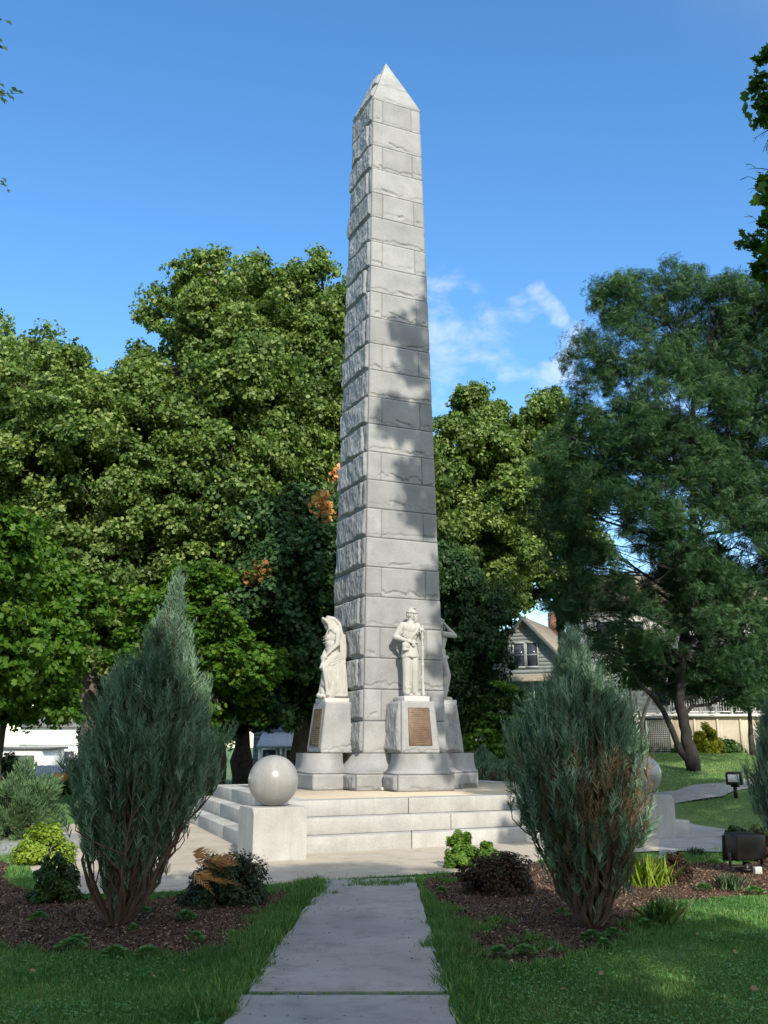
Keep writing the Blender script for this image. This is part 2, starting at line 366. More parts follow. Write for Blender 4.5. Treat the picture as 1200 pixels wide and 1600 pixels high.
def inpoly(x, y, poly):
    c = np.zeros(np.shape(x), bool); n = len(poly)
    for i in range(n):
        x1, y1 = poly[i][:2]; x2, y2 = poly[(i + 1) % n][:2]
        cond = ((y1 > y) != (y2 > y)) & (x < (x2 - x1) * (y - y1) / (y2 - y1 + 1e-12) + x1); c ^= cond
    return c
def smooth_poly(pts, sub=6, jit=0.0, seed=1):
    r = random.Random(seed); n = len(pts); out = []
    for i in range(n):
        p0, p1, p2, p3 = [np.array(pts[(i + k - 1) % n], float) for k in range(4)]
        for s in range(sub):
            t = s / sub
            q = .5 * ((2 * p1) + (-p0 + p2) * t + (2 * p0 - 5 * p1 + 4 * p2 - p3) * t * t + (-p0 + 3 * p1 - 3 * p2 + p3) * t ** 3)
            out.append((q[0] + r.uniform(-jit, jit), q[1] + r.uniform(-jit, jit)))
    return out
def flat_sheet(name, poly, z, mat):
    bm = bmesh.new(); vs = [bm.verts.new((p[0], p[1], z)) for p in poly]; f = bm.faces.new(vs)
    if f.normal.z < 0: f.normal_flip()
    bmesh.ops.triangulate(bm, faces=[f]); me = bpy.data.meshes.new(name); bm.to_mesh(me); bm.free()
    me.materials.append(mat); o = bpy.data.objects.new(name, me); COL.objects.link(o); return tag(o, kind='structure')
def strip_sheet(name, left, right, dz, mat, n=60, m=6):
    """path strip draped on the ground between two edges"""
    def rs(p, n):
        p = np.array([(q[0], q[1]) for q in p]); d = np.r_[0, np.cumsum(np.hypot(*np.diff(p, axis=0).T))]; t = np.linspace(0, d[-1], n)
        return np.stack([np.interp(t, d, p[:, 0]), np.interp(t, d, p[:, 1])], 1)
    A, B = rs(left, n), rs(right, n); V = []
    for k in range(m):
        P = A + (B - A) * k / (m - 1); V.append(np.stack([P[:, 0], P[:, 1], gz(P[:, 0], P[:, 1]) + dz], 1))
    V = np.concatenate(V); F = np.array([(k * n + i, k * n + i + 1, (k + 1) * n + i + 1, (k + 1) * n + i) for k in range(m - 1) for i in range(n - 1)])
    mb = MB(); mb.add(V, F); return tag(mb.build(name, mat), kind='structure')

# mulch beds
LBED = smooth_poly([(-5.6, 9.0), (-4.4, 8.75), (-3.1, 8.45), (-2.2, 8.1), (-1.5, 8.15), (-1.12, 8.75), (-1.02, 10.1), (-.95, 11.3), (-1.55, 11.9), (-2.6, 11.0), (-3.6, 11.3),
                    (-4.6, 12.6), (-5.4, 14.6), (-7.4, 15.5), (-9, 13), (-8, 10)], 5, .035, 3)
RBED = smooth_poly([(.52, 12.6), (.56, 10.9), (.62, 9.9), (.66, 8.6), (.62, 7.9), (1.0, 7.75), (1.5, 8.1), (2.0, 8.6), (2.3, 9.4), (2.7, 10.3), (3.5, 11.1), (4.6, 11.5), (6.4, 12.2), (8.2, 13.2),
                    (8.4, 15), (6.6, 15.2), (4.9, 14.3), (3.8, 14.8), (2.9, 15.0), (2.1, 14.4), (1.3, 13.6)], 5, .035, 4)
flat_sheet('mulch_bed', LBED, .008, M['mulch']); flat_sheet('mulch_bed', RBED, .008, M['mulch'])
# straight path of concrete slabs, thick slabs with an open joint where grass grows
PATHPOLY = [(-.98, 2.0), (.44, 2.0), (.42, 6.33), (.42, 7.28), (.37, 9.15), (.40, 11.4), (.38, 12.6), (-.62, 12.1), (-.66, 11.6), (-.85, 9.46), (-.88, 7.1), (-.93, 6.33)]
mb = MB()
for y0, y1, xl0, xr0, xl1, xr1 in [(2.0, 6.90, -.98, .44, -.90, .425), (7.0, 12.75, -.89, .42, -.72, .38)]:
    pl = []
    rr = random.Random(5)
    for k in range(25): t = k / 24; pl.append((xr0 + (xr1 - xr0) * t + rr.uniform(-.012, .012), y0 + (y1 - y0) * t))
    for k in range(25): t = 1 - k / 24; pl.append((xl0 + (xl1 - xl0) * t + rr.uniform(-.03, .012), y0 + (y1 - y0) * t - (.25 * t if y1 > 10 else 0) * (1 if k == 0 else 0)))
    mb.prism(pl, -.05, .03)
tag(mb.build('path', M['path'], bevel=.006), kind='structure')

# platform corners (top), measured on the ground
P0 = np.array((-1.5, 16.0)); P1 = np.array((4.9, 19.3)); P3 = np.array((-3.81, 22.7)); P2 = np.array((2.35, 26.0))
QUAD = [P0, P1, P2, P3]
def offset_poly(poly, d):
    n = len(poly); out = []
    for i in range(n):
        a, b, c = np.array(poly[i - 1]), np.array(poly[i]), np.array(poly[(i + 1) % n])
        e1 = (b - a) / np.linalg.norm(b - a); e2 = (c - b) / np.linalg.norm(c - b)
        n1 = np.array((e1[1], -e1[0])); n2 = np.array((e2[1], -e2[0])); k = 1 + n1 @ n2
        out.append(b + (n1 + n2) / k * d)
    return out
RING = offset_poly(QUAD, 3.45)
ringpoly = smooth_poly([RING[0] + (.2, .3), (RING[0] * .75 + RING[1] * .25), (RING[0] * .6 + RING[1] * .4), (2.6, 15.3), (3.6, 15.6), (5.3, 16.6), (7.2, 18.2), (6.9, 20.5), (4.5, 27), (-4, 26.5), (-6.3, 22.5), (-6.2, 18), (-4.8, 14.0)], 4)
flat_sheet('plaza_paving', ringpoly, .020, M['ringpave'])
# path leaving to the lower right and the one behind it
strip_sheet('path', [hit(1030, 1286), hit(1075, 1288), hit(1150, 1300), hit(1240, 1322)], [hit(1030, 1345), hit(1060, 1332), hit(1140, 1334), hit(1240, 1352)], .024, M['path'])
strip_sheet('path', [hit(1000, 1244), hit(1060, 1237), hit(1130, 1225), hit(1230, 1204)], [hit(1000, 1266), hit(1060, 1257), hit(1130, 1246), hit(1230, 1222)], .03, M['path'])
strip_sheet('path', [hit(-60, 1313), hit(-10, 1311), hit(60, 1308), hit(140, 1302)], [hit(-60, 1345), hit(-10, 1341), hit(60, 1334), hit(140, 1326)], .024, M['path'])
# far street beyond the left fence
strip_sheet('road', [(-70, 84), (-30, 84), (-5, 84)], [(-70, 76), (-30, 76), (-5, 76)], .05, plain('asphalt', (.06, .06, .06), .9))

# ---------------------------------------------------------------- platform of three steps
plat = thing('monument_platform', 'pale stone platform of three broad steps with tan paving under the obelisk', 'platform', (0, 0, 0))
rng = np.random.default_rng(7)
for k, (z0, z1, off) in enumerate([(-.1, .25, .62), (.25, .5, .31), (.5, .75, 0.0)]):
    outer = offset_poly(QUAD, off); inner = offset_poly(QUAD, off - .75 if k < 2 else -.42)
    mb = MB()
    for i in range(4):
        a, b, ai, bi = outer[i], outer[(i + 1) % 4], inner[i], inner[(i + 1) % 4]
        n = 3; cuts = [0] + sorted((j + (.25 if k == 1 else -.1) * (1 if i == 0 else .5) + rng.uniform(-.05, .05)) / n for j in range(1, n)) + [1]
        for c0, c1 in zip(cuts[:-1], cuts[1:]):
            g = .0006
            q = [a + (b - a) * (c0 + g), a + (b - a) * (c1 - g), ai + (bi - ai) * (c1 - g), ai + (bi - ai) * (c0 + g)]
            jz = rng.uniform(-.002, .002)
            mb.prism([tuple(p) for p in q], z0 + .003, z1 + jz, rng.uniform(.35, .65))
    mb.build('step', M['limestone'], plat, bevel=.012)
mb = MB(); mb.prism([tuple(p) for p in offset_poly(QUAD, -.425)], .3, .743); mb.build('paving', M['toppave'], plat)
mb = MB(); mb.prism([tuple(p) for p in offset_poly(QUAD, -.05)], -.08, .70); mb.build('core', M['granite_dark'], plat)

# ---------------------------------------------------------------- stone balls on corner pedestals
ROT = math.radians(24.5)
UV_ = np.array((math.cos(ROT), math.sin(ROT))); OV = np.array((math.sin(ROT), -math.cos(ROT)))
def ball_pedestal(x, y, lab):
    t = thing('ball_pedestal', lab, 'pedestal', (x, y, 0), ROT - math.radians(1), 'corner pedestals of the platform')
    bm = bmesh.new(); bmesh.ops.create_cube(bm, size=1)
    for v in bm.verts: v.co = Vector((v.co.x * .80, v.co.y * .80, (v.co.z + .5) * .76 - .02))
    top = [v for v in bm.verts if v.co.z > .5]
    bmesh.ops.bevel(bm, geom=top, offset=.085, segments=1, affect='VERTICES')
    me = bpy.data.meshes.new('block'); bm.to_mesh(me); bm.free(); me.attributes.new('tint', 'FLOAT', 'POINT').data.foreach_set('value', [.62] * len(me.vertices))
    me.materials.append(M['limestone']); o = bpy.data.objects.new('block', me); COL.objects.link(o); o.parent = t
    b = o.modifiers.new('b', 'BEVEL'); b.width = .008; b.segments = 2
    return t
def ball(x, y, lab):
    t = thing('stone_ball', lab, 'stone ball', (x, y, .735 + .362), 0, 'polished stone balls at the platform corners')
    mb = MB(); mb.ell((0, 0, 0), .368, n=72); mb.build('sphere', M['ball'], t, smooth=True)
    mb = MB(); a = np.linspace(0, 2 * math.pi, 17)
    mb.tube([(.115 + .026 * math.cos(q), .10, .355 + .026 * math.sin(q)) for q in a], .009, 6, cap=False); mb.box((.115, .10, .335), (.03, .03, .03)); mb.build('lifting_eye', M['steel_black'], t, smooth=True)
    return t
BA = at(427, 1219, 14.95); BB = at(1000, 1203, 18.3)
ball_pedestal(BA.x, BA.y, 'sunlit white stone block under the left stone ball, in front of the steps'); ball(BA.x, BA.y, 'polished grey stone ball left of the obelisk, in full sun on its white block')
ball_pedestal(BB.x, BB.y, 'shaded stone block half hidden behind the right foreground juniper'); ball(BB.x, BB.y, 'grey stone ball in shade, mostly hidden behind the right foreground juniper')

# ---------------------------------------------------------------- obelisk
OBX, OBY = 0.05, 21.2
Z0, ZT, ZA, W0, WT = 1.45, 16.58, 18.17, 1.85, 1.22
def half(z): return (W0 + (WT - W0) * (z - Z0) / (ZT - Z0)) / 2
def stone_panel(mb, fn, s0, s1, t0, t1, style, seed, res, tint):
    """one stone face; fn(s,t,d)->local xyz, s and t in metres along the face, d outward"""
    ns = max(3, int((s1 - s0) / res)); ntt = max(3, int((t1 - t0) / res))
    w, h = s1 - s0, t1 - t0
    def gl(n, L): q = np.linspace(0, 1, n + 1); q[1] = .003 / L; q[-2] = 1 - .003 / L; return q
    S, T = np.meshgrid(gl(ns, w), gl(ntt, h))
    x = S * w; y = T * h
    e = np.minimum(np.minimum(x, w - x), np.minimum(y, h - y))
    if style == 'smooth':
        d = .010 + .004 * fbm(x * 4, y * 4, seed)
        r = random.Random(seed); dep = r.choice([.005, .008, .012, .022]); hh = r.uniform(.05, .17) * min(1, h / .6)
        zig = vn(x * 7 + seed, 0 * y, seed) * .6 + vn(x * 19, 0 * y + .5, seed + 3) * .4
        bnd = hh * (.25 + 1.3 * zig)
        cut = sstep(bnd - y, -.004, .012) * (1 - .75 * sstep(bnd - y, .01, .09)); d = d - cut * dep * (.4 + 1.2 * vn(x * 9, y * 30, seed + 7)) - .006 * (bnd > y) * vn(x * 14, y * 22, seed + 31)
        if r.random() < .45:
            cx = w * r.uniform(.3, .8); cy = h * r.uniform(.15, .3); L = w * r.uniform(.12, .25)
            yy = cy + .05 * (vn(x * 8, 0 * x, seed + 9) - .5) + .12 * (x - cx) * r.choice([-1, 1])
            m = sstep(1 - np.abs(x - cx) / L, 0, .4) * sstep(yy - y, -.004, .012) * sstep(y - yy + .10, 0, .1)
            d = d - m * .03
        d = np.where(e < 1e-6, -.055, d)
    elif style == 'rough':
        r = random.Random(seed); D = r.uniform(.045, .085) * min(1, min(w, h) / .35)
        bw = .012 + .07 * vn(x * 5 + seed, y * 4, seed + 1) ** 2
        low = .02 + .10 * vn(x * 4 + seed, 0 * y, seed + 4) ** 2 + .03 * vn(x * 17, 0 * y, seed + 14)
        prof = sstep(np.minimum(x, w - x), 0, bw * .8) * sstep(h - y, .0, bw) * sstep(y, low * .7, low * .7 + .02)
        d = D * prof * (.7 + .5 * vn(x * 3.3, y * 3.3, seed + 2))
        d = d + prof * (.017 * (vn(x * 24, y * 5, seed + 5) - .5) + .010 * (vn(x * 7, y * 7, seed + 6) - .5) + .014 * (vn(x * 34, y * 15, seed + 8) - .5))
        fac = np.round(vn(x * 5.5 + y * 2, y * 3.0, seed + 11) * 3) / 3; d = d + prof * .022 * (fac - .5) + .008
        d = np.where(np.minimum(y, h - y) < 1e-6, -.055, d)
    P = fn(s0 + x, t0 + y, d)
    n = ns + 1; i, j = np.meshgrid(np.arange(ns), np.arange(ntt)); k = (j * n + i).ravel()
    mb.add(P.reshape(-1, 3), np.stack([k, k + 1, k + n + 1, k + n], 1), tint)
# face frames: U along face (viewer's right), N outward, in local coordinates of an unrotated square
FACES = [(np.array((1, 0)), np.array((0, -1)), 'smooth'), (np.array((0, -1)), np.array((-1, 0)), 'rough'), (np.array((0, 1)), np.array((1, 0)), 'smooth'), (np.array((-1, 0)), np.array((0, 1)), 'rough')]
ob = thing('obelisk', 'tall tapering grey granite obelisk with pointed top at the centre of the platform', 'obelisk', (OBX, OBY, 0), ROT)
NC = 24; zc = np.linspace(Z0, ZT, NC + 1)
mb = MB(); r2 = random.Random(11); J = .003; AR = .028
for c in range(NC):
    z0, z1 = zc[c], zc[c + 1]; h = z1 - z0
    for fi, (U, Nn, style) in enumerate(FACES):
        jointed = (c % 2 == 1) if style == 'smooth' else (c % 2 == 0)
        def fn(s, t, d, U=U, Nn=Nn, z0=z0):
            z = z0 + t; hw = (W0 + (WT - W0) * (z - Z0) / (ZT - Z0)) / 2
            q = (s * 2) * hw           # s in -0.5..0.5 of the width
            return np.stack([U[0] * q + Nn[0] * (hw + d), U[1] * q + Nn[1] * (hw + d), z], -1)
        W = 2 * half((z0 + z1) / 2)
        ar = AR / W if style == 'rough' else 0
        segs = [-.5 + ar] + ([-.5 + r2.uniform(.19, .21), .5 - r2.uniform(.19, .21)] if jointed else []) + [.5 - ar]
        if style == 'rough' and jointed: segs = [-.5 + ar, -.5 + .10, .5 - .13, .5 - ar]
        for a, b in zip(segs[:-1], segs[1:]):
            res = .014 if style == 'rough' else .018
            wm = (b - a) * W
            def fn2(x, y, d, a=a, b=b, wm=wm, fn=fn): return fn(a + x / wm * (b - a), y, d)
            st = style if not (style == 'rough' and wm < .12) else 'smooth'
            stone_panel(mb, fn2, J, wm - J, J, h - J, st, r2.randrange(10 ** 6), res, r2.uniform(.2, .8))
        if style == 'rough':     # drafted margins: flat arris strips on both edges
            for a, b in ((-.5, -.5 + ar), (.5 - ar, .5)):
                S = np.array([a, b, b, a]); T = np.array([J, J, h - J, h - J]); P = fn(S, T, np.full(4, .008)); mb.add(P, np.array([(0, 1, 2, 3)]), .9)
mb.build('shaft', M['granite'], ob)
mb = MB(); P = []
for z, e in ((Z0 - .9, 0), (ZT, 0)):
    hw = half(z) - .045; P += [(-hw, -hw, z), (hw, -hw, z), (hw, hw, z), (-hw, hw, z)]
mb.add(P, [[0, 3, 2, 1], [4, 5, 6, 7], [0, 1, 5, 4], [1, 2, 6, 5], [2, 3, 7, 6], [3, 0, 4, 7]]); mb.build('joint_mortar', M['granite_dark'], ob)
# pointed cap in three courses
mb = MB(); hw0 = WT / 2 + .012
for c, (a, b) in enumerate([(0, .36), (.36, .68), (.68, 1.0)]):
    for fi, (U, Nn, style) in enumerate(FACES):
        za, zb = ZT + .03 + (ZA - ZT) * a, ZT + .03 + (ZA - ZT) * b
        def fn(s, t, d, U=U, Nn=Nn, za=za, zb=zb, a=a, b=b):
            f = a + (b - a) * t; hw = hw0 * (1 - f) * .995 + .004; q = s * 2 * hw; z = ZT + .03 + (ZA - ZT - .03) * f
            return np.stack([U[0] * q + Nn[0] * (hw + d), U[1] * q + Nn[1] * (hw + d), z + d * .3], -1)
        hh = (b - a) * 1.7; W = 2 * hw0 * (1 - (a + b) / 2) + .02
        m = 1 if style == 'smooth' else .8
        def fn2(x, y, d, fn=fn, W=W, hh=hh): return fn((x / W - .5) , y / hh, d * (1 if W > .3 else .25))
        stone_panel(mb, fn2, 0.0, W, .003, hh - .003, style, 900 + c * 7 + fi, .02, .6 + .1 * c)
mb.box((0, 0, ZT + .012), (WT + .03, WT + .03, .05), tint=.9)
mb.build('pointed_cap', M['granite'], ob)
# flared foot: a cove between the shaft and a rock-faced plinth course
def flared_foot(mb, hx, hy, zb, zt, hx2, hy2, zmid, cx=0, cy=0, seed=0, sides=(0, 1, 2, 3)):
    """block zb..zmid with half sizes hx,hy; concave cove zmid..zt narrowing to hx2,hy2"""
    for k, (U, Nn, style) in enumerate(FACES):
        if k not in sides: continue
        he = hx if U[0] != 0 else hy; ho = hy if U[0] != 0 else hx
        def fn(s, t, d, U=U, Nn=Nn, he=he, ho=ho): return np.stack([cx + U[0] * (s - he) + Nn[0] * (ho + d), cy + U[1] * (s - he) + Nn[1] * (ho + d), zb + t], -1)
        mg = .04 if style == 'rough' else 0
        stone_panel(mb, fn, mg, 2 * he - mg, .0, zmid - zb - .006, style, seed + k, .02, .35 + .1 * k)
        if mg:
            for a, b in ((0, mg), (2 * he - mg, 2 * he)):
                mb.add(fn(np.array([a, b, b, a]), np.array([0, 0, zmid - zb - .006, zmid - zb - .006]), np.full(4, .006)), np.array([(0, 1, 2, 3)]), .85)
    n = 10; V = []
    lip = .035
    prof = [(0.0, zmid), (0.0, zmid + lip)] + [(1 - math.cos(a * math.pi / 2 / n * 1.0) if False else math.sin(a * math.pi / 2 / n), zmid + lip + (zt - zmid - lip) * (1 - math.cos(a * math.pi / 2 / n))) for a in range(1, n + 1)]
    for f, z in prof:
        a = hx + .004 + (hx2 - hx) * f; b = hy + .004 + (hy2 - hy) * f; V += [(cx - a, cy - b, z), (cx + a, cy - b, z), (cx + a, cy + b, z), (cx - a, cy + b, z)]
    k = len(prof); F = [[i * 4 + j, i * 4 + (j + 1) % 4, (i + 1) * 4 + (j + 1) % 4, (i + 1) * 4 + j] for i in range(k - 1) for j in range(4)] + [[0, 3, 2, 1]]
    mb.add(V, F, .6)
mb = MB(); flared_foot(mb, 1.17, 1.17, .745, Z0, .935, .935, 1.06, seed=40)
mb.box((0, 0, .9), (2.2, 2.2, .31), tint=.3)
mb.build('base', M['granite'], ob)

# statue pedestals against three faces; local frame: -Y outward, X to the viewer's right
def seg_text(mb, x0, x1, z, hgt, r, fy):
    x = x0
    while x < x1 - .01:
        w = r.uniform(.010, .018)
        if r.random() < .84:
            mb.box((x + w / 2, fy(z), z), (w * .8, .004, hgt * r.uniform(.75, 1)), tint=.9)
        x += w + .004
def statue_pedestal(off_rot, label, bronze, seed):
    """off_rot: outward direction of the pedestal relative to the front"""
    a = ROT + off_rot
    t = thing('statue_pedestal', label, 'pedestal', (OBX, OBY, 0), a, 'battered granite pedestals around the obelisk')
    mb = MB(); flared_foot(mb, .6, .34, .745, Z0, .425, .34, 1.06, 0, -1.51, seed, (0, 1, 2))
    # move cove outward faces: the back stays against the obelisk
    mb.build('base', M['granite'], t)
    mb = MB(); zb, zt = Z0 + .004, 2.46; wb, wt, ob_, ot = .41, .355, 1.625, 1.50
    faces = [((-1, 1), lambda s, t_, d: np.stack([(s * 2) * (wb + (wt - wb) * t_), -(ob_ + (ot - ob_) * t_ + d), zb + (zt - zb) * t_], -1), 'smooth', 2 * wb),
             ((-1,), lambda s, t_, d: np.stack([-((wb + (wt - wb) * t_) + d), -(.86 + (ob_ + (ot - ob_) * t_ - .86) * (s + .5)), zb + (zt - zb) * t_], -1), 'rough', .7),
             ((1,), lambda s, t_, d: np.stack([((wb + (wt - wb) * t_) + d), -(.86 + (ob_ + (ot - ob_) * t_ - .86) * (.5 - s)), zb + (zt - zb) * t_], -1), 'smooth' if seed != 70 else 'smooth', .7)]
    H = zt - zb
    for k, (_, fn, style, W) in enumerate(faces):
        st = style
        if off_rot != 0: st = 'smooth' if k == 1 and False else style
        if off_rot < 0: st = {0: 'smooth', 1: 'rough', 2: 'smooth'}[k]
        mg = .04 if st == 'rough' else 0.0
        def f2(x, y, d, fn=fn, W=W): return fn(x / W - .5, y / H, d)
        x1 = W
        stone_panel(mb, f2, mg, x1 - mg, .004, H - .004, st, seed + 3 * k, .018, .5 + .1 * k)
        if mg:
            for a0, b0 in ((0, mg), (W - mg, W)):
                mb.add(f2(np.array([a0, b0, b0, a0]), np.array([0.004, 0.004, H - .004, H - .004]), np.full(4, .009)), np.array([(0, 1, 2, 3)]), .85)
    wq = .35; mb.prism([(-wq, -1.495), (wq, -1.495), (wq, -.86), (-wq, -.86)], 2.40, 2.462, .7)
    mb.build('die', M['granite'], t)
    # bronze tablet follows the batter of the front
    fy = lambda z: -(ob_ + (ot - ob_) * (z - zb) / (zt - zb)) - .026
    z0, z1 = 1.60, 2.335; x0 = .255; x1 = .235
    mb = MB(); V = [(-x0, fy(z0), z0), (x0, fy(z0), z0), (x1, fy(z1), z1), (-x1, fy(z1), z1)]; V += [(x, y + .05, z) for x, y, z in V]
    mb.add(V, [[0, 1, 2, 3], [4, 7, 6, 5], [0, 4, 5, 1], [1, 5, 6, 2], [2, 6, 7, 3], [3, 7, 4, 0]])
    pl = mb.build('plaque', M['bronze'] if bronze else M['bronze_dark'], t, bevel=.004); pl['label'] = 'bronze tablet with worn raised lettering'
    mb = MB(); r = random.Random(seed)
    rows = np.linspace(z1 - .05, z0 + .035, 17)
    for i, z in enumerate(rows):
        wd = r.choice([.12, .17, .20, .20, .19]) if i not in (0, 4) else .14
        seg_text(mb, -wd, wd, z, .022, r, lambda z: fy(z) - .001)
    for z in (z1 - .015, z0 + .012): mb.box((0, fy(z) - .001, z), (x1 * 1.93, .006, .006))
    for sx in (-1, 1): mb.tube([(sx * (x0 - .01), fy(z0) - .001, z0 + .01), (sx * (x1 - .008), fy(z1) - .001, z1 - .01)], .004, 4)
    mb.build('lettering', M['bronze_hi'] if bronze else M['bronze'], pl)
    return t
statue_pedestal(0, 'granite pedestal with a brown bronze tablet, under the soldier statue', True, 60)
statue_pedestal(-math.pi / 2, 'granite pedestal under the hooded woman statue, dark tablet on its left side', False, 70)
statue_pedestal(math.pi / 2, 'granite pedestal at the right of the obelisk, partly in shade, under the saluting figure', False, 82)

# ---------------------------------------------------------------- statues (facing local -Y, feet at z 0)
def slab(name_parent, w=.56, d=.50, h=.10):
    mb = MB(); mb.box((0, 0, h / 2), (w, d, h), tint=.6); mb.build('plinth_block', M['marble'], name_parent, bevel=.008)
def place(off_rot, out, z=2.46):
    a = ROT + off_rot; return (OBX + math.sin(a) * out, OBY - math.cos(a) * out, z), a
def hand(mb, c, d, up, r=.011, curl=.6, side=1):
    """palm with four bent fingers and a thumb; d finger direction, up = back of the hand"""
    c = np.array(c, float); d = np.array(d, float) / np.linalg.norm(d); up = np.array(up, float); up -= d * (up @ d); up /= np.linalg.norm(up); s = np.cross(d, up)
    mb.cap(c - d * .03 + s * .012, c + d * .03 + s * .018, .026, .024, 8); mb.cap(c - d * .03 - s * .012, c + d * .03 - s * .018, .026, .024, 8)
    for i, L in enumerate((.066, .075, .07, .055)):
        b = c + d * .045 + s * (.027 - .018 * i); k = b + d * L * .5 - up * L * .12; e = k + (d * math.cos(curl * 1.6) - up * math.sin(curl * 1.6)) * L * .55
        mb.cap(b, k, r, r * .95, 6); mb.cap(k, e, r * .95, r * .8, 6)
    b = c - d * .01 + s * .03 * side; k = b + (d * .5 + s * side * .8 - up * .3) * .04; e = k + (d * .8 - up * .3) * .035
    mb.cap(b, k, r * 1.2, r * 1.05, 6); mb.cap(k, e, r * 1.05, r * .9, 6)
def head(mb, c, yaw=0.0, pitch=0.0, beard=True, s=1.0, hair=True):
    """c centre of the skull; faces -Y before yaw"""
    R = Matrix.Rotation(yaw, 4, 'Z') @ Matrix.Rotation(pitch, 4, 'X'); c = Vector(c)
    def P(x, y, z): return tuple(c + R @ Vector((x * s, y * s, z * s)))
    mb.ell(P(0, .01, .03), (.078 * s, .098 * s, .098 * s), R); mb.ell(P(0, -.025, -.045), (.060 * s, .070 * s, .075 * s), R)
    mb.cap(P(0, -.098, .005), P(0, -.112, -.035), .010 * s, .017 * s, 8)                       # nose
    for q in (-1, 1):
        mb.ell(P(q * .075, .01, -.012), (.012 * s, .022 * s, .034 * s), R)                     # ears
        mb.cap(P(q * .012, -.096, .022), P(q * .05, -.078, .024), .011 * s, .010 * s, 6)       # brows
        mb.ell(P(q * .042, -.075, -.03), (.024 * s, .02 * s, .022 * s), R)                     # cheeks
        mb.ell(P(q * .031, -.086, .004), (.012 * s, .008 * s, .007 * s), R)                    # eyes
    mb.cap(P(-.022, -.090, -.070), P(.022, -.090, -.070), .009 * s, .009 * s, 6)
    mb.ell(P(0, -.082, -.105), (.026 * s, .024 * s, .022 * s), R)
    if beard:
        for q in (-1, 1): mb.cap(P(0, -.105, -.056), P(q * .04, -.088, -.07), .014 * s, .008 * s, 6)
        mb.cap(P(0, -.09, -.095), P(0, -.085, -.15), .026 * s, .012 * s, 8)
    if hair:
        mb.ell(P(0, .045, .0), (.084 * s, .075 * s, .085 * s), R)
def leg(mb, hip, knee, ankle, toe, r0=.098, r1=.075, r2=.062, shoe=True):
    mb.cap(hip, knee, r0, r1, 14); mb.cap(knee, ankle, r1, r2, 14)
    a = np.array(ankle, float); t = np.array(toe, float); d = (t - a); d[2] = 0; d /= np.linalg.norm(d)
    z0 = a[2] - .10; mb.cap((a[0] - d[0] * .03, a[1] - d[1] * .03, z0 + .05), (t[0], t[1], z0 + .032), .048, .034, 10); mb.cap((a[0], a[1], z0 + .12), (a[0], a[1], z0 + .05), r2 * .95, .045, 10)
    mb.box(((a[0] + t[0]) / 2 - d[0] * .01, (a[1] + t[1]) / 2 - d[1] * .01, z0 + .012), (.24, .08, .024), math.atan2(d[1], d[0]))
def folds(mb, n, f0, f1, r, jitter, seed, mid=None):
    rr = random.Random(seed)
    for i in range(n):
        t = (i + rr.uniform(-.3, .3)) / max(1, n - 1); a = np.array(f0(t)); b = np.array(f1(t)); m = (a + b) / 2 + np.array([rr.uniform(-1, 1) * jitter for _ in range(3)])
        if mid: m = m + np.array(mid(t))
        mb.tube([a, (a + m) / 2, m, (m + b) / 2, b], [r * .6, r, r * 1.15, r, r * .7], 8)

# soldier
loc, a = place(0, 1.22)
sol = thing('soldier_statue', 'marble soldier in a peaked cap holding a long rifle upright, one fist on his belt', 'statue', loc, a)
slab(sol)
body = MB(); B = .10
def S(x, y, z): return (x, y, z + B)
body.ell(S(-.03, .0, 1.28), (.185, .125, .24)); body.ell(S(-.03, -.02, 1.36), (.17, .125, .14)); body.ell(S(-.03, .0, 1.06), (.150, .115, .16))
body.cap(S(-.20, .0, 1.43), S(.14, .0, 1.43), .072, .072); body.cap(S(-.02, 0, 1.45), S(.0, -.01, 1.58), .060, .055)
# coat skirt
for i in range(28):
    t = i / 28 * 2 * math.pi; x = math.cos(t); y = math.sin(t)
    body.cap(S(-.03 + .12 * x, .09 * y, 1.06), S(-.03 + .168 * x, .128 * y, .80 + .008 * math.sin(5 * t)), .030, .022 + .006 * (i % 2), 8)
body.ell(S(-.03, 0, .90), (.15, .11, .10))
# arms: his right (viewer's left) bent, fist at the belt; his left holds the rifle
body.cap(S(-.225, .0, 1.41), S(-.345, .03, 1.19), .068, .056); body.cap(S(-.345, .03, 1.19), S(-.18, -.135, 1.11), .058, .038)
body.ell(S(-.34, .03, 1.20), (.062, .06, .065))
hand(body, S(-.125, -.165, 1.10), (1, -.15, -.25), (0, -1, .2), curl=1.1, side=-1)
body.cap(S(.165, .0, 1.41), S(.225, -.05, 1.17), .066, .055); body.cap(S(.225, -.05, 1.17), S(.165, -.215, 1.30), .056, .038)
hand(body, S(.135, -.245, 1.335), (-.8, -.5, .15), (.2, -.9, .3), curl=1.2, side=1)
folds(body, 6, lambda t: S(-.29 + .1 * t, -.055, 1.36 - .1 * t), lambda t: S(-.33 + .08 * t, .0, 1.24 - .06 * t), .012, .01, 5)
for k in range(6): body.ell(S(-.025, -.122 - .01 * math.sin(k), 1.46 - k * .07), (.010, .008, .010), n=8)
body.tube([S(.15, -.075, 1.42), S(.04, -.135, 1.27), S(-.10, -.135, 1.12), S(-.17, -.10, 1.04)], .016, 8)
body.tube([S(-.19 + .0, -.03, 1.1), S(-.12, -.115, 1.085), S(0, -.135, 1.08), S(.10, -.10, 1.085), S(.14, 0, 1.09)], .021, 8)
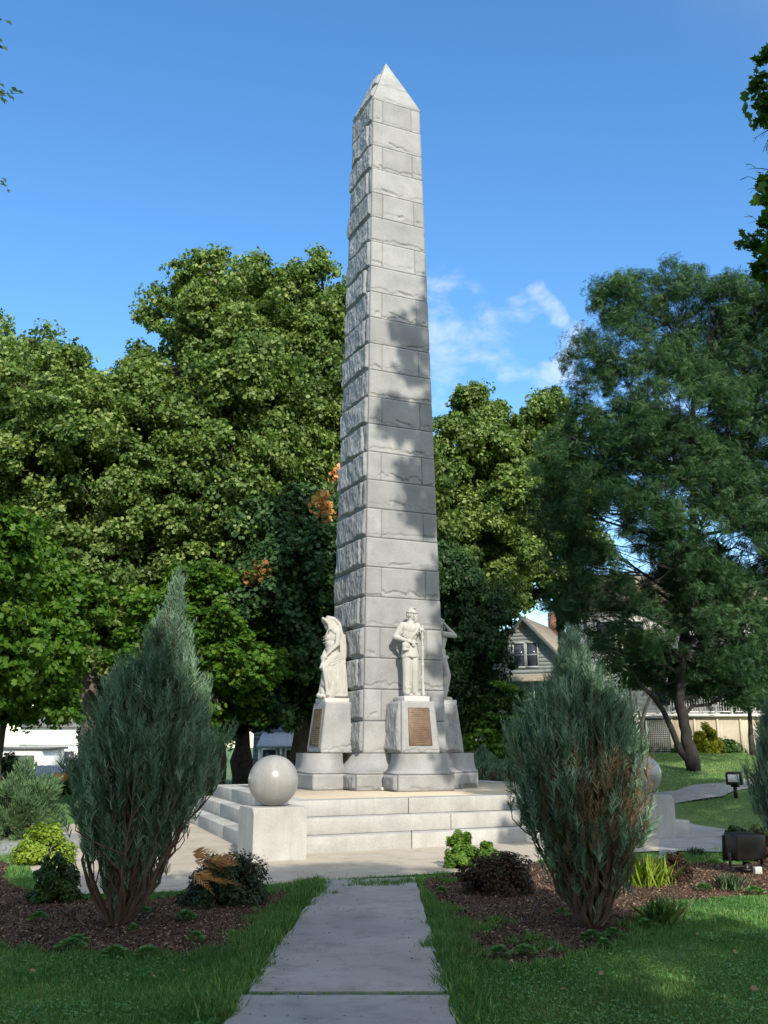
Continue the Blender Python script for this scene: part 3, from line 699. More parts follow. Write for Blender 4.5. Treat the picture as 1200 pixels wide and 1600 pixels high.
# trouser legs
leg(body, S(-.105, .0, .86), S(-.11, -.015, .50), S(-.10, .02, .10), S(-.085, -.17, .03), .108, .088, .082); leg(body, S(.045, .0, .86), S(.045, -.06, .52), S(.06, -.02, .10), S(.17, -.14, .03), .105, .084, .076)
B0 = B
for z, s in ((.46, 1), (.40, -1), (.2, 1), (.16, -1)):
    body.cap(S(-.155, -.055, z), S(-.06, -.07, z - .03 * s), .014, .010, 6); body.cap(S(.0, -.085, z + .02), S(.09, -.07, z + .02 + .03 * s), .014, .010, 6)
head(body, S(.005, -.02, 1.66), yaw=math.radians(38), s=1.02)
# collar
body.tube([S(.07 * math.cos(q), .065 * math.sin(q), 1.51 + .01 * math.sin(q)) for q in np.linspace(0, 2 * math.pi, 15)], .018, 8, cap=False)
me = fuse(body, .0075, 1); link_mesh('body', me, M['marble'], sol)
mb = MB(); Rz = Matrix.Rotation(math.radians(38), 4, 'Z')
def H(x, y, z): v = Rz @ Vector((x, y, z)); return (v.x + .005, v.y - .02, v.z + 1.66 + B)
mb.ell(H(0, .01, .055), (.096, .108, .05), Rz); mb.tube([H(0, .01, .03), H(0, .0, .08), H(0, -.025, .125)], [.097, .090, .072], 20); mb.ell(H(0, -.03, .126), (.073, .071, .016), Rz)
for k in range(7):
    q = (k - 3) * .26; mb.cap(H(.085 * math.sin(q), -.085 * math.cos(q), .035), H(.1 * math.sin(q), -.15 * math.cos(q) + .01, .02), .010, .007, 6)
mb.tube([H(.098 * math.cos(q), .01 + .098 * math.sin(q), .04) for q in np.linspace(0, 2 * math.pi, 21)], .008, 6, cap=False)
link_mesh('cap', fuse(mb, .006, 1), M['marble'], sol)
mb = MB()
mb.cap(S(.150, -.215, .01), S(.148, -.215, .30), .034, .030, 8); mb.cap(S(.148, -.235, .03), S(.148, -.222, .30), .034, .024, 8); mb.cap(S(.148, -.215, .30), S(.135, -.225, 1.36), .030, .024, 10); mb.cap(S(.140, -.232, .34), S(.132, -.245, 1.41), .018, .017, 8)
for z in (.62, .95, 1.18): mb.cap(S(.143, -.222, z), S(.142, -.222, z + .025), .035, .035, 10)
mb.tube([S(.12, -.225, .33), S(.105, -.23, .37), S(.12, -.23, .42)], .006, 6); mb.ell(S(.118, -.23, .40), (.012, .012, .022))
link_mesh('rifle', fuse(mb, .006, 1), M['marble'], sol)
mb = MB(); mb.box(S(-.185, -.125, .985), (.155, .06, .16), .25); mb.ell(S(-.185, -.145, 1.02), (.09, .035, .07)); mb.box(S(-.18, -.155, .935), (.10, .02, .03), .25); mb.ell(S(-.02, -.15, 1.035), (.045, .028, .05)); mb.box(S(-.02, -.15, 1.05), (.07, .04, .06))
link_mesh('haversack', fuse(mb, .008, 2), M['marble'], sol)

# hooded woman, facing -Y (to the viewer's left), seen from her left side (+X towards the viewer)
loc, a = place(-math.pi / 2, 1.22)
wom = thing('woman_statue', 'marble hooded woman in long draped robe bowing her head, left of the obelisk', 'statue', loc, a)
slab(wom, .56, .56, .09)
mb = MB(); B = .09
def W(x, f, z): return (x, -f, z + B)
mb.ell(W(0, .08, 1.56), (.085, .105, .11)); mb.ell(W(0, .13, 1.50), (.062, .06, .085)); mb.cap(W(0, .03, 1.42), W(0, .06, 1.52), .065, .06)
mb.cap(W(-.13, -.01, 1.36), W(.14, -.02, 1.36), .075, .075); mb.ell(W(0, .03, 1.27), (.165, .145, .16)); mb.ell(W(0, .12, 1.25), (.12, .085, .10)); mb.ell(W(0, .06, 1.12), (.15, .13, .14))
mb.ell(W(0, .03, 1.02), (.155, .145, .20)); mb.cap(W(.0, .10, .80), W(.02, .16, .30), .13, .12); mb.cap(W(-.06, .10, .5), W(-.06, .19, .06), .13, .12); mb.cap(W(.08, .05, .45), W(.10, .10, .08), .12, .12); mb.ell(W(0, -.01, .86), (.175, .155, .17))
# hood falling from the crown over shoulders and back
for q in np.linspace(-1.25, 1.25, 9):
    x = math.sin(q) * .10
    mb.tube([W(x * .95, .225 - abs(q) * .03, 1.58 - abs(q) * .03), W(x * .7, .14, 1.69 - .035 * abs(q)), W(x * 1.05, .02, 1.67 - .03 * abs(q)), W(x * 1.3, -.07, 1.54), W(x * 1.5, -.10, 1.40), W(x * 1.7, -.15, 1.2), W(x * 1.6, -.185, .95), W(x * 1.7, -.19, .72)], [.026, .038, .044, .046, .044, .038, .036, .03], 8)
for s in (-1, 1):
    for k in range(4):
        mb.tube([W(s * .095, .185 - k * .05, 1.62 - .01 * k), W(s * .108, .14 - k * .045, 1.5), W(s * (.12 + .01 * k), .07 - .045 * k, 1.40), W(s * .15, .03 - .05 * k, 1.33)], [.032, .036, .036, .03], 8)
folds(mb, 7, lambda t: W(.05 + .1 * (1 - t), .17 - .25 * t, 1.43 - .02 * t), lambda t: W(.02 - .0 * t, .20 - .10 * t, 1.20 - .02 * t), .014, .02, 8)
for s in (0, 1, 2): mb.tube([W(.15 - .02 * s, -.10 + .02 * s, 1.36 - .06 * s), W(.13, .06, 1.34 - .07 * s), W(.05, .19, 1.28 - .06 * s), W(-.08, .2, 1.27 - .06 * s)], .015, 8)
# mantle hanging behind the arm
for k in range(6): mb.tube([W(.13 + .008 * k, -.06 - .022 * k, 1.32), W(.165, -.09 - .022 * k, 1.1), W(.155, -.105 - .02 * k, .86), W(.14, -.11 - .02 * k, .70 + .02 * k)], [.024, .026, .024, .014], 8)
# arms
mb.cap(W(.17, -.03, 1.33), W(.20, .0, 1.10), .060, .048); mb.cap(W(.20, .0, 1.10), W(.155, .20, .90), .047, .031)
hand(mb, W(.15, .245, .85), (0, -.6, -1), (.9, -.3, 0), curl=.4, side=-1)
mb.cap(W(-.17, -.02, 1.32), W(-.19, .06, 1.08), .058, .046); mb.cap(W(-.19, .06, 1.08), W(-.05, .20, .92), .045, .031)
hand(mb, W(-.02, .24, .87), (.7, -.5, -.5), (0, -.8, .5), curl=.6)
mb.cap(W(.13, .26, .80), W(.12, .34, .62), .026, .018, 8); mb.cap(W(.10, .27, .80), W(.07, .33, .60), .022, .014, 8)
# legs under the skirt, raised left knee
mb.cap(W(.07, .02, .86), W(.09, .235, .64), .13, .10); mb.cap(W(.09, .235, .64), W(.10, -.02, .40), .095, .10); mb.cap(W(.10, -.02, .40), W(.11, -.13, .12), .12, .13)
mb.cap(W(-.08, -.01, .84), W(-.08, .11, .45), .13, .10); mb.cap(W(-.08, .11, .45), W(-.07, .16, .08), .10, .085)
mb.ell(W(.0, -.08, .45), (.17, .15, .36)); mb.ell(W(.03, -.14, .14), (.19, .16, .15)); mb.ell(W(-.02, .06, .18), (.16, .14, .2))
folds(mb, 9, lambda t: W(.15 - .02 * t, .10 - .25 * t, .95 - .05 * t), lambda t: W(.18 + .02 * math.sin(3 * t), .12 - .36 * t, .06), .019, .015, 3, mid=lambda t: (.015, 0, 0))
folds(mb, 7, lambda t: W(.17, .26 - .05 * t, .70 - .10 * t), lambda t: W(.20, -.02 - .2 * t, .42 - .32 * t), .016, .012, 4)
folds(mb, 6, lambda t: W(.12 - .3 * t, .19, .70 - .2 * t), lambda t: W(.12 - .26 * t, .17, .05), .020, .015, 9)
folds(mb, 7, lambda t: W(.16 - .3 * t, -.17, .95), lambda t: W(.18 - .34 * t, -.25, .04), .022, .012, 10)
folds(mb, 6, lambda t: W(-.16, .15 - .3 * t, .9), lambda t: W(-.18, .18 - .4 * t, .04), .02, .012, 12)
mb.ell(W(.12, .22, .05), (.045, .09, .035)); mb.ell(W(-.05, .28, .06), (.06, .07, .06)); mb.ell(W(.04, .24, .12), (.05, .05, .07)); mb.ell(W(.12, -.12, .05), (.16, .18, .05))
for k in range(7):     # robe thrown over the raised thigh, hanging to the ground on the near side
    t = k / 6; mb.tube([W(.13 + .02 * t, .30 - .34 * t, .70 + .05 * t), W(.175, .27 - .36 * t, .55), W(.16 + .03 * (k % 2), .22 - .38 * t, .32), W(.15 + .03 * ((k + 1) % 2), .20 - .42 * t, .07)], [.022, .034, .036, .026], 8)
for k in range(4): mb.tube([W(.155, -.08, .92 - .05 * k), W(.17, .08, .84 - .05 * k), W(.13, .25, .74 - .03 * k)], [.02, .028, .02], 8)
mb.tube([W(-.10, .16, 1.54), W(-.085, .225, 1.62), W(0, .245, 1.655), W(.085, .225, 1.62), W(.10, .16, 1.54), W(.11, .13, 1.42)], [.026, .03, .034, .03, .03, .034], 8)
mb.cap(W(.09, .06, 1.50), W(.12, .02, 1.38), .06, .075); mb.cap(W(-.09, .06, 1.50), W(-.12, .02, 1.38), .06, .075)
for p, s in (((.19, .27, .03), .035), ((.16, .19, .08), .045), ((.1, .3, .04), .05)): mb.ell(W(*p), (s * 1.2, s, s))
link_mesh('body', fuse(mb, .0075, 1), M['marble'], wom)

# figure shading its eyes on the right pedestal
loc, a = place(math.pi / 2, 1.30)
sai = thing('sailor_statue', 'marble figure behind the obelisk edge with forearm raised to its brow', 'statue', loc, a)
slab(sai)
mb = MB(); B = .10
mb.ell(S(0, .0, 1.27), (.18, .125, .25)); mb.ell(S(0, -.05, 1.34), (.16, .11, .14)); mb.ell(S(0, -.01, 1.02), (.145, .115, .16)); mb.cap(S(-.15, 0, 1.42), S(.15, 0, 1.42), .07, .07); mb.cap(S(0, 0, 1.44), S(0, -.02, 1.57), .058, .055)
mb.cap(S(-.17, .0, 1.43), S(-.20, -.27, 1.40), .066, .055); mb.cap(S(-.20, -.27, 1.40), S(-.09, -.10, 1.63), .054, .034); hand(mb, S(-.04, -.09, 1.675), (1, -.1, .2), (0, -.3, 1), curl=.1)
mb.cap(S(.19, .0, 1.40), S(.24, .05, 1.14), .064, .052); mb.cap(S(.24, .05, 1.14), S(.19, -.13, .97), .052, .034); hand(mb, S(.17, -.16, .93), (-.4, -.5, -.6), (.6, -.5, 0), curl=1.0)
for i in range(14):
    t = i / 14 * 2 * math.pi; mb.cap(S(.12 * math.cos(t), .09 * math.sin(t), 1.0), S(.155 * math.cos(t), .13 * math.sin(t), .88), .03, .025, 8)
mb.ell(S(-.05, -.13, .93), (.07, .06, .05))
leg(mb, S(-.085, -.01, .88), S(-.10, -.12, .52), S(-.10, -.02, .10), S(-.11, -.2, .03), .105, .085, .08); leg(mb, S(.085, .0, .88), S(.10, .0, .5), S(.11, .03, .10), S(.15, -.14, .03), .105, .085, .08)
for z in (.5, .42, .2): mb.cap(S(-.17, -.12, z), S(-.05, -.16, z + .03), .016, .012, 6)
head(mb, S(0, -.03, 1.66), yaw=math.radians(-5), beard=False); mb.ell(S(0, .0, 1.74), (.11, .12, .035)); mb.ell(S(0, .01, 1.76), (.085, .09, .045))
link_mesh('body', fuse(mb, .008, 1), M['marble'], sai)
# small white object on the paving by the plinths
p = at(599, 1232, 20.1); mb = MB(); mb.ell((0, 0, .035), (.05, .035, .035), n=10); mb.ell((.04, .01, .03), (.03, .03, .03), n=8)
o = mb.build('pebble', M['white_plastic'], smooth=True, loc=(p.x, p.y - .25, .744)); tag(o, 'small white stone lying on the paving at the foot of the soldier pedestal', 'pebble')

# ---------------------------------------------------------------- vegetation
KITE = (np.array([(0, -.5, 0), (.36, .02, .10), (0, .5, -.04), (-.36, .02, .10)]), np.array([(0, 1, 2, 3)]))
def _maple():
    pts = [(0, -.5), (.12, -.22), (.42, -.30), (.33, -.05), (.5, .14), (.24, .14), (0, .55), (-.24, .14), (-.5, .14), (-.33, -.05), (-.42, -.30), (-.12, -.22)]
    return np.array([(x, y, .12 * abs(x) + .05 * y) for x, y in pts]), [list(range(12))]
MAPLE = _maple()
def _star():   # five-lobed leaf in few points
    pts = [(0, -.5), (.46, -.22), (.24, 0), (.42, .22), (0, .55), (-.42, .22), (-.24, 0), (-.46, -.22)]
    return np.array([(x, y, .15 * abs(x)) for x, y in pts]), np.array([(0, 1, 2, 3, 4, 5, 6, 7)])
STAR = _star()
def _frond(n=6, droop=.25):
    V, F = [], []
    for i in range(n):
        y = i / n; z = -droop * y * y; L = .26 * math.sin(math.pi * (.25 + .65 * y)) 
        for s in (-1, 1):
            k = len(V); V += [(0, y, z), (s * L * .5, y + .10, z + .02), (s * L, y + .12, z - .05), (s * L * .5, y + .01, z + .0)]; F.append((k, k + 1, k + 2, k + 3))
    return np.array(V) - (0, .5, 0), np.array(F)
FROND = _frond()
NEEDLE = (np.array([(-.045, 0, 0), (.045, 0, 0), (.03, .6, .03), (0, 1, 0), (-.03, .6, .03)]), np.array([(0, 1, 2, 3, 4)]))
def unit(v): return v / (np.linalg.norm(v, axis=-1, keepdims=True) + 1e-9)
def put_leaves(mb, rng, P, Nrm, size, shape, tint, along=None):
    T, F = shape; n = len(P); r = unit(rng.normal(size=(n, 3))) if along is None else along
    Nrm = unit(Nrm); a = unit(np.cross(r, Nrm)); b = unit(np.cross(Nrm, a)) if along is None else unit(r)
    if along is not None: a = unit(np.cross(b, Nrm)); Nrm = unit(np.cross(a, b))
    size = np.broadcast_to(size, (n,))[:, None, None]
    V = P[:, None, :] + size * (T[None, :, 0:1] * a[:, None, :] + T[None, :, 1:2] * b[:, None, :] + T[None, :, 2:3] * Nrm[:, None, :])
    K = len(T); F = np.asarray(F); FF = (np.arange(n)[:, None, None] * K + F[None]).reshape(-1, F.shape[1])
    mb.add(V.reshape(-1, 3), FF, np.repeat(tint, K))
def sph(rng, n): return unit(rng.normal(size=(n, 3)))
def crown(rng, lobes, n_cl, n_leaf, rc, size, shape, flat=.7, up=.45, inner=.25, droop=False, low=-1, gap=.27):
    lobes = np.array(lobes, float); A = lobes[:, 3] * lobes[:, 4] + lobes[:, 5] ** 2; w = A / A.sum(); C = []
    while len(C) < n_cl:
        k = rng.choice(len(lobes), p=w); d = sph(rng, 1)[0]
        if d[2] < -.55 and rng.random() < .6: continue
        p = lobes[k, :3] + d * lobes[k, 3:6] * (rng.uniform(.68, 1.28) if rng.random() > inner else rng.uniform(.2, .75))
        if gap and vn(np.array(p[0] * .8 + p[2] * .35), np.array(p[1] * .8 - p[2] * .9), 77) < gap: continue
        q = (p - lobes[:, :3]) / lobes[:, 3:6]; ins = (np.sum(q * q, 1) < .45).sum()
        if ins > 0 and rng.random() > inner: continue
        if p[2] < low: continue
        C.append((*p, k))
    C = np.array(C); K = len(C); rcs = rc * rng.uniform(.6, 1.35, K)
    out = unit(C[:, :3] - lobes[C[:, 3].astype(int), :3]); n = K * n_leaf; ci = np.repeat(np.arange(K), n_leaf)
    off = sph(rng, n) * (rng.uniform(0, 1, n) ** .45)[:, None]
    sq = rng.uniform(.7, 1.4, (K, 3)); off = off * np.array([1, 1, flat]) * sq[ci] * rcs[ci][:, None]
    P = C[ci, :3] + off
    Nr = unit(off) * .5 + np.array([0, 0, up]) + rng.normal(size=(n, 3)) * .62 + out[ci] * .25
    cl_t = rng.uniform(-.2, .2, K); tint = np.clip(.45 + cl_t[ci] + rng.normal(size=n) * .26, 0, 1)
    mb = MB()
    if droop:
        al = unit(out[ci] * np.array([1, 1, .3]) * .6 + unit(off) * .7 + rng.normal(size=(n, 3)) * .6 + np.array([0, 0, -.15]))
        put_leaves(mb, rng, P, np.array([0, 0, 1.]) + rng.normal(size=(n, 3)) * .35, size * rng.uniform(.7, 1.3, n), shape, tint, along=al)
    else: put_leaves(mb, rng, P, Nr, size * rng.uniform(.6, 1.3, n), shape, tint)
    return mb, C, lobes
def bent(rng, a, b, k=5, wob=.08, sag=0.0):
    a, b = np.array(a, float), np.array(b, float); L = np.linalg.norm(b - a); t = np.linspace(0, 1, k)[:, None]
    P = a + (b - a) * t; P[1:-1] += rng.normal(size=(k - 2, 3)) * L * wob; P[:, 2] += (sag * L * np.sin(math.pi * t[:, 0])); return P
def wood(rng, base, trunk, r0, lobes, C, frac=.5, rt=.35, limb=.4):
    """trunk: list of points from the ground; limbs reach each lobe, twigs each clump"""
    mb = MB(); trunk = np.array(trunk, float); k = len(trunk); rad = np.linspace(r0, r0 * rt, k); rad[0] *= 1.35
    t = np.linspace(0, 1, k); tt = np.linspace(0, 1, k * 4); P = np.stack([np.interp(tt, t, trunk[:, i]) for i in range(3)], 1); P[1:-1] += rng.normal(size=(len(P) - 2, 3)) * r0 * .12
    R = np.interp(tt, t, rad) * (1 + .08 * rng.normal(size=len(tt))); mb.tube(P, R, 10)
    for i, l in enumerate(lobes):
        zt = l[2] - rng.uniform(.25, .45) * np.linalg.norm(l[:2] - P[-1, :2]) - .3 * l[5]; j = int(np.clip(np.searchsorted(P[:, 2], zt), len(P) // 4, len(P) - 1))
        q = bent(rng, P[j], l[:3], 6, .05, .05); rr = min(R[j] * .7, r0 * limb * (.6 + .4 * l[3] / lobes[:, 3].max())); mb.tube(q, np.linspace(rr, rr * .35, 6), 7)
        cl = C[C[:, 3] == i][:, :3]; m = int(len(cl) * frac)
        for c in cl[rng.permutation(len(cl))[:m]]:
            s = q[rng.integers(2, 6)]; mb.tube(bent(rng, s, c, 4, .07, .03), np.linspace(rr * .28, .008, 4), 4, cap=False)
    return mb
def env_lobes(rng, prof, n, k=.5, lean=(0, 0), fill=.62):
    """lobes spread through an envelope given as (height, radius) pairs"""
    prof = np.array(prof, float); zs = rng.uniform(0, 1, n); zs = (np.arange(n) + .5 + rng.uniform(-.4, .4, n)) / n; z = prof[0, 0] + (prof[-1, 0] - prof[0, 0]) * zs
    R = np.interp(z, prof[:, 0], prof[:, 1]); ga = np.arange(n) * 2.399 + rng.uniform(0, 6.28); rr = R * rng.uniform(.35, fill + .1, n); H = prof[-1, 0]
    s = np.maximum(R * k * rng.uniform(.8, 1.2, n), .6)
    return np.stack([rr * np.cos(ga) + lean[0] * z / H, rr * np.sin(ga) + lean[1] * z / H, z, s * 1.1, s * 1.1, s * rng.uniform(.75, 1.0, n)], 1)
def make_tree(name, label, cat, loc, seed, lobes, n_cl, n_leaf, rc, size, shape, leaf, bark, trunk, r0, group=None, frac=.5, rz=0, limb=.4, **kw):
    rng = np.random.default_rng(seed); t = thing(name, label, cat, loc, rz, group)
    mb, C, lobes = crown(rng, lobes, n_cl, n_leaf, rc, size, shape, **kw); cr = mb.build('crown', leaf, t)
    w = wood(rng, loc, trunk, r0, lobes, C, frac, limb=limb); w.build('trunk', bark, t, smooth=True)
    return t
def G(x, y): return (x, y, float(gz(x, y)) - .05)
def onpix(px, Y, py=700):
    p = at(px, py, Y); return p.x, Y
E_ = np.random.default_rng(100)

# three big sycamores left of and behind the obelisk
x, y = onpix(345, 36); lb = env_lobes(np.random.default_rng(1), [(3.5, 3.8), (8, 5.0), (12, 4.9), (16, 3.8), (19.3, 1.4)], 34, .37)
SYC = make_tree('sycamore_tree', 'tallest spreading sycamore left of the obelisk with sunlit yellow green crown', 'tree', G(x, y), 21, lb, 2700, 125, .44, .135, STAR, M['syc'], M['bark'], [(0, 0, 0), (.2, 0, 3), (.0, .2, 8), (-.3, 0, 13), (0, 0, 17)], .48, 'large park trees behind the monument', frac=.35, low=3.0)
x, y = onpix(500, 39); SYC.scale = (1, 1, 1.07); dup(SYC, G(x, y), 2.3, (1.0, 1.0, 1.12), 'tall sycamore whose crown top shows directly left of the obelisk shaft', 'large park trees behind the monument')
x, y = onpix(150, 33); lb2 = env_lobes(np.random.default_rng(2), [(4.5, 3.4), (8, 4.6), (11, 4.8), (14.5, 2.6)], 26, .39)
SY2 = make_tree('sycamore_tree', 'lower broad sycamore at the left with a leaning brown trunk behind the left juniper', 'tree', G(x - .3, y), 22, lb2, 1900, 120, .43, .135, STAR, M['syc'], M['bark'], [(1.0, 0, 0), (.7, 0, 3), (.1, 0, 6), (-.8, .2, 9), (-1, 0, 12)], .34, 'large park trees behind the monument', frac=.4, low=3.8)
x, y = onpix(-25, 37); dup(SY2, G(x, y), 1.7, (1.1, 1.1, 1.18), 'sycamore cut by the left edge of the picture behind the bright maple', 'large park trees behind the monument')
x, y = onpix(742, 43); lb3 = env_lobes(np.random.default_rng(14), [(6.6, 1.6), (9, 3.0), (13, 3.0), (15.5, 2.2), (17.0, .9)], 22, .38)
SY3 = make_tree('sycamore_tree', 'sunlit sycamore rising close to the right edge of the obelisk', 'tree', G(x, y), 42, lb3, 1250, 115, .44, .145, STAR, M['syc'], M['bark'], [(-.6, 0, 0), (-.5, 0, 4), (-.2, 0, 8), (0, 0, 12), (0, 0, 15)], .26, 'large park trees behind the monument', frac=.4, low=5.8)
(lambda *a: None)(0, 0, (.62, .7, .86), 'sunlit sycamore rising close to the right edge of the obelisk', 'large park trees behind the monument')
x, y = onpix(855, 47); dup(SY3, G(x, y), 2.4, (.95, .95, 1.02), 'slim bright sycamore top between the obelisk and the feathery locust', 'large park trees behind the monument')
# bright maple at the far left with a forked trunk
x, y = onpix(40, 25); lb = env_lobes(np.random.default_rng(3), [(2.3, 1.3), (3.2, 2.0), (5.0, 2.2), (6.6, 1.5), (7.4, .7)], 16, .45)
MAP = make_tree('maple_tree', 'bright green young maple with a forked trunk at the left edge above the rounded spruce', 'tree', G(x, y), 23, lb, 760, 80, .30, .13, STAR, M['maple'], M['bark_dark'], [(0, 0, 0), (0, 0, 1.2), (.1, 0, 3), (0, 0, 6)], .12, 'small maples under the large trees', frac=.4, low=1.9)
x, y = onpix(330, 31); dup(MAP, G(x, y), 2.0, (1.15, 1.15, .95), 'sunlit low maple behind the left juniper, its branches over the platform edge', 'small maples under the large trees')
x, y = onpix(-60, 23); dup(MAP, G(x, y), 1.0, (1.1, 1.1, 1.15), 'leafy maple leaning in from the left edge at mid height', 'small maples under the large trees')
# dark trees under and behind
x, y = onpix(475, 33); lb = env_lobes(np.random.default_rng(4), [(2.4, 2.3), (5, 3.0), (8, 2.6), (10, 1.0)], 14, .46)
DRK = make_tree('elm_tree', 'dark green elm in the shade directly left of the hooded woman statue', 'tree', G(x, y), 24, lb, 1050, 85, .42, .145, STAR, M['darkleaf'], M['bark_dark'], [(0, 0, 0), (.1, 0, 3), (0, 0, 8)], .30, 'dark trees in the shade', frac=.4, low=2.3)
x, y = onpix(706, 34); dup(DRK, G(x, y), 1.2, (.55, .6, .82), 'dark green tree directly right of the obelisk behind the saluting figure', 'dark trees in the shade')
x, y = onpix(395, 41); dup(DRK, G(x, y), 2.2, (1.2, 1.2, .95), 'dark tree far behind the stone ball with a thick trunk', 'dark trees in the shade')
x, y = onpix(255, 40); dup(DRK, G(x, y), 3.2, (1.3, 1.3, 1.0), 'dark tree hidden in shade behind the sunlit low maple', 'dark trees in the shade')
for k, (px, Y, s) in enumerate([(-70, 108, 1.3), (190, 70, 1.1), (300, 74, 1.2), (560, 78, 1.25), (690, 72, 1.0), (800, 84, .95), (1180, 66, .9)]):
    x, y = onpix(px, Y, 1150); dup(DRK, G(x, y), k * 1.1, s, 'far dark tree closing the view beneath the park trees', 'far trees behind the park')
# feathery locust at the right
hp = hit(1085, 1205)
def L_(px, py, dy, r, rz=None): p = at(px, py, hp.y + dy); return (p.x - hp.x, p.y - hp.y, p.z - hp.z, r, r, (rz or r * .85))
ll = [L_(975, 480, 0, 1.0), L_(1045, 470, .5, 1.2), L_(1150, 500, 0, 1.3), L_(1215, 500, 1, 1.2), L_(930, 560, .5, .9), L_(1000, 570, -.5, 1.4), L_(1110, 560, 1.2, 1.5), L_(1200, 590, 0, 1.6),
      L_(900, 650, 1, .9), L_(960, 680, 0, 1.3), L_(1060, 660, -1, 1.6), L_(1160, 690, 1, 1.7), L_(1240, 700, 0, 1.5), L_(885, 740, 0, .9), L_(930, 790, -.6, 1.2), L_(1010, 780, .6, 1.6), L_(1110, 800, -1, 1.8), L_(1210, 810, 0, 1.7),
      L_(905, 860, .8, 1.0), L_(965, 900, 0, 1.3), L_(1050, 890, -1.2, 1.5), L_(1150, 910, .2, 1.8), L_(1235, 920, 0, 1.6), L_(940, 965, 1, 1.0), L_(1010, 990, 0, 1.2), L_(1100, 985, -.6, 1.4), L_(1190, 1000, .5, 1.5), L_(1050, 1045, .8, .9, .5), L_(1150, 1050, .5, 1.2, .6), L_(880, 800, .4, .9), L_(870, 690, .4, .7), L_(1120, 1075, 1.2, 1.1, .4), L_(1180, 1085, .8, 1.0, .4), L_(1060, 1080, 1.4, .8, .35), L_(900, 930, .3, .9), L_(1000, 1045, .9, .8, .35), L_(950, 1010, .8, .8, .4), L_(1110, 1040, 0, 1.0, .4), L_(1060, 600, 0, 1.4, 1.2), L_(1140, 640, 0, 1.5, 1.3), L_(1000, 720, 0, 1.5, 1.2), L_(1080, 740, .6, 1.7, 1.4), L_(1180, 760, 0, 1.7, 1.4), L_(1040, 840, 0, 1.6, 1.3), L_(1130, 860, .4, 1.7, 1.4), L_(1090, 930, .6, 1.5, 1.2), L_(1200, 900, 0, 1.6, 1.3), L_(990, 850, 0, 1.2, 1.0), L_(1070, 450, 0, .5, .5), L_(960, 455, 0, .45, .5), L_(1110, 450, .3, .5, .5), L_(1160, 455, 0, .7, .5), L_(1000, 440, 0, .35, .4), L_(1195, 470, 0, .8, .6)]
tp = [hp, at(1072, 1150, hp.y), at(1062, 1100, hp.y), at(1066, 1000, hp.y + .1), at(1085, 880, hp.y), at(1080, 740, hp.y), at(1085, 600, hp.y)]
LOC = make_tree('locust_tree', 'feathery dark green honey locust at the right on the lawn with a slender forked trunk', 'tree', hp, 25, ll, 3600, 44, .33, .20, FROND, M['locust'], M['bark_black'], [tuple(p - hp) for p in tp], .165, 'large park trees behind the monument', frac=.45, flat=.8, up=.35, inner=.38, gap=.28)
tr = [o for o in LOC.children if o.name.startswith('trunk')][0]
mb = MB(); r = np.random.default_rng(5)
q = np.array([tuple(at(px, py, hp.y) - hp) for px, py in [(1082, 1196), (1062, 1172), (1050, 1140), (1036, 1110), (1020, 1088), (1000, 1070), (985, 1045)]]); mb.tube(q, [.10, .095, .085, .075, .065, .05, .03], 8)
mb.build('limb', M['bark_black'], LOC, smooth=True)
# lit shrubby tree in front of the gabled house, pale stemmed tree, dark conifer, yellow bush
x, y = onpix(765, 33, 1100); lb = env_lobes(np.random.default_rng(6), [(.6, 1.0), (1.6, 1.2), (2.6, .9), (3.2, .4)], 9, .5)
make_tree('dogwood_tree', 'small bright dogwood with layered leaves in front of the gabled house', 'tree', G(x + .2, y), 26, lb, 230, 80, .28, .12, KITE, M['fresh'], M['bark_dark'], [(0, 0, 0), (0, 0, 1), (0, 0, 2.6)], .06, frac=.3, flat=.35, up=.8, low=.3)
p = G(*onpix(988, 35, 1150)); t = make_tree('crape_myrtle', 'small tree with several smooth pale tan trunks between the two houses', 'tree', p, 27, [(-.3, 0, 3.1, .9, .9, .6), (.6, 0, 3.0, .8, .8, .5), (0, .4, 3.7, .9, .9, .6), (.3, 0, 2.6, .6, .6, .3)], 90, 70, .3, .12, KITE, M['maple'], M['bark_pale'], [(0, 0, 0), (-.06, 0, .8), (.05, 0, 1.7), (-.1, 0, 2.9)], .085, frac=.3)
mb = MB()
for q, rr in (([(.25, 0, 0), (.38, 0, .6), (.34, 0, 1.1), (.55, 0, 1.7), (.85, 0, 2.3)], .10), ([(-.2, .1, 0), (-.15, .1, .9), (-.25, .1, 1.7), (-.55, .1, 2.3)], .08), ([(.36, 0, 1.15), (.2, 0, 1.7), (.25, 0, 2.4)], .05)): mb.tube(q, np.linspace(rr, rr * .5, len(q)), 8)
mb.build('stem', M['bark_pale'], t, smooth=True)
p = G(*onpix(1168, 34, 1080)); make_tree('yew_tree', 'nearly black rounded yew in front of the porch, left of the right edge juniper', 'tree', p, 28, [(0, 0, 2.6, .9, .9, 1.0), (.5, 0, 2.0, .7, .7, .6), (0, 0, 3.2, .7, .7, .6)], 150, 80, .3, .1, KITE, M['darkleaf'], M['bark_dark'], [(0, 0, 0), (0, 0, 2.5)], .08, frac=.2)

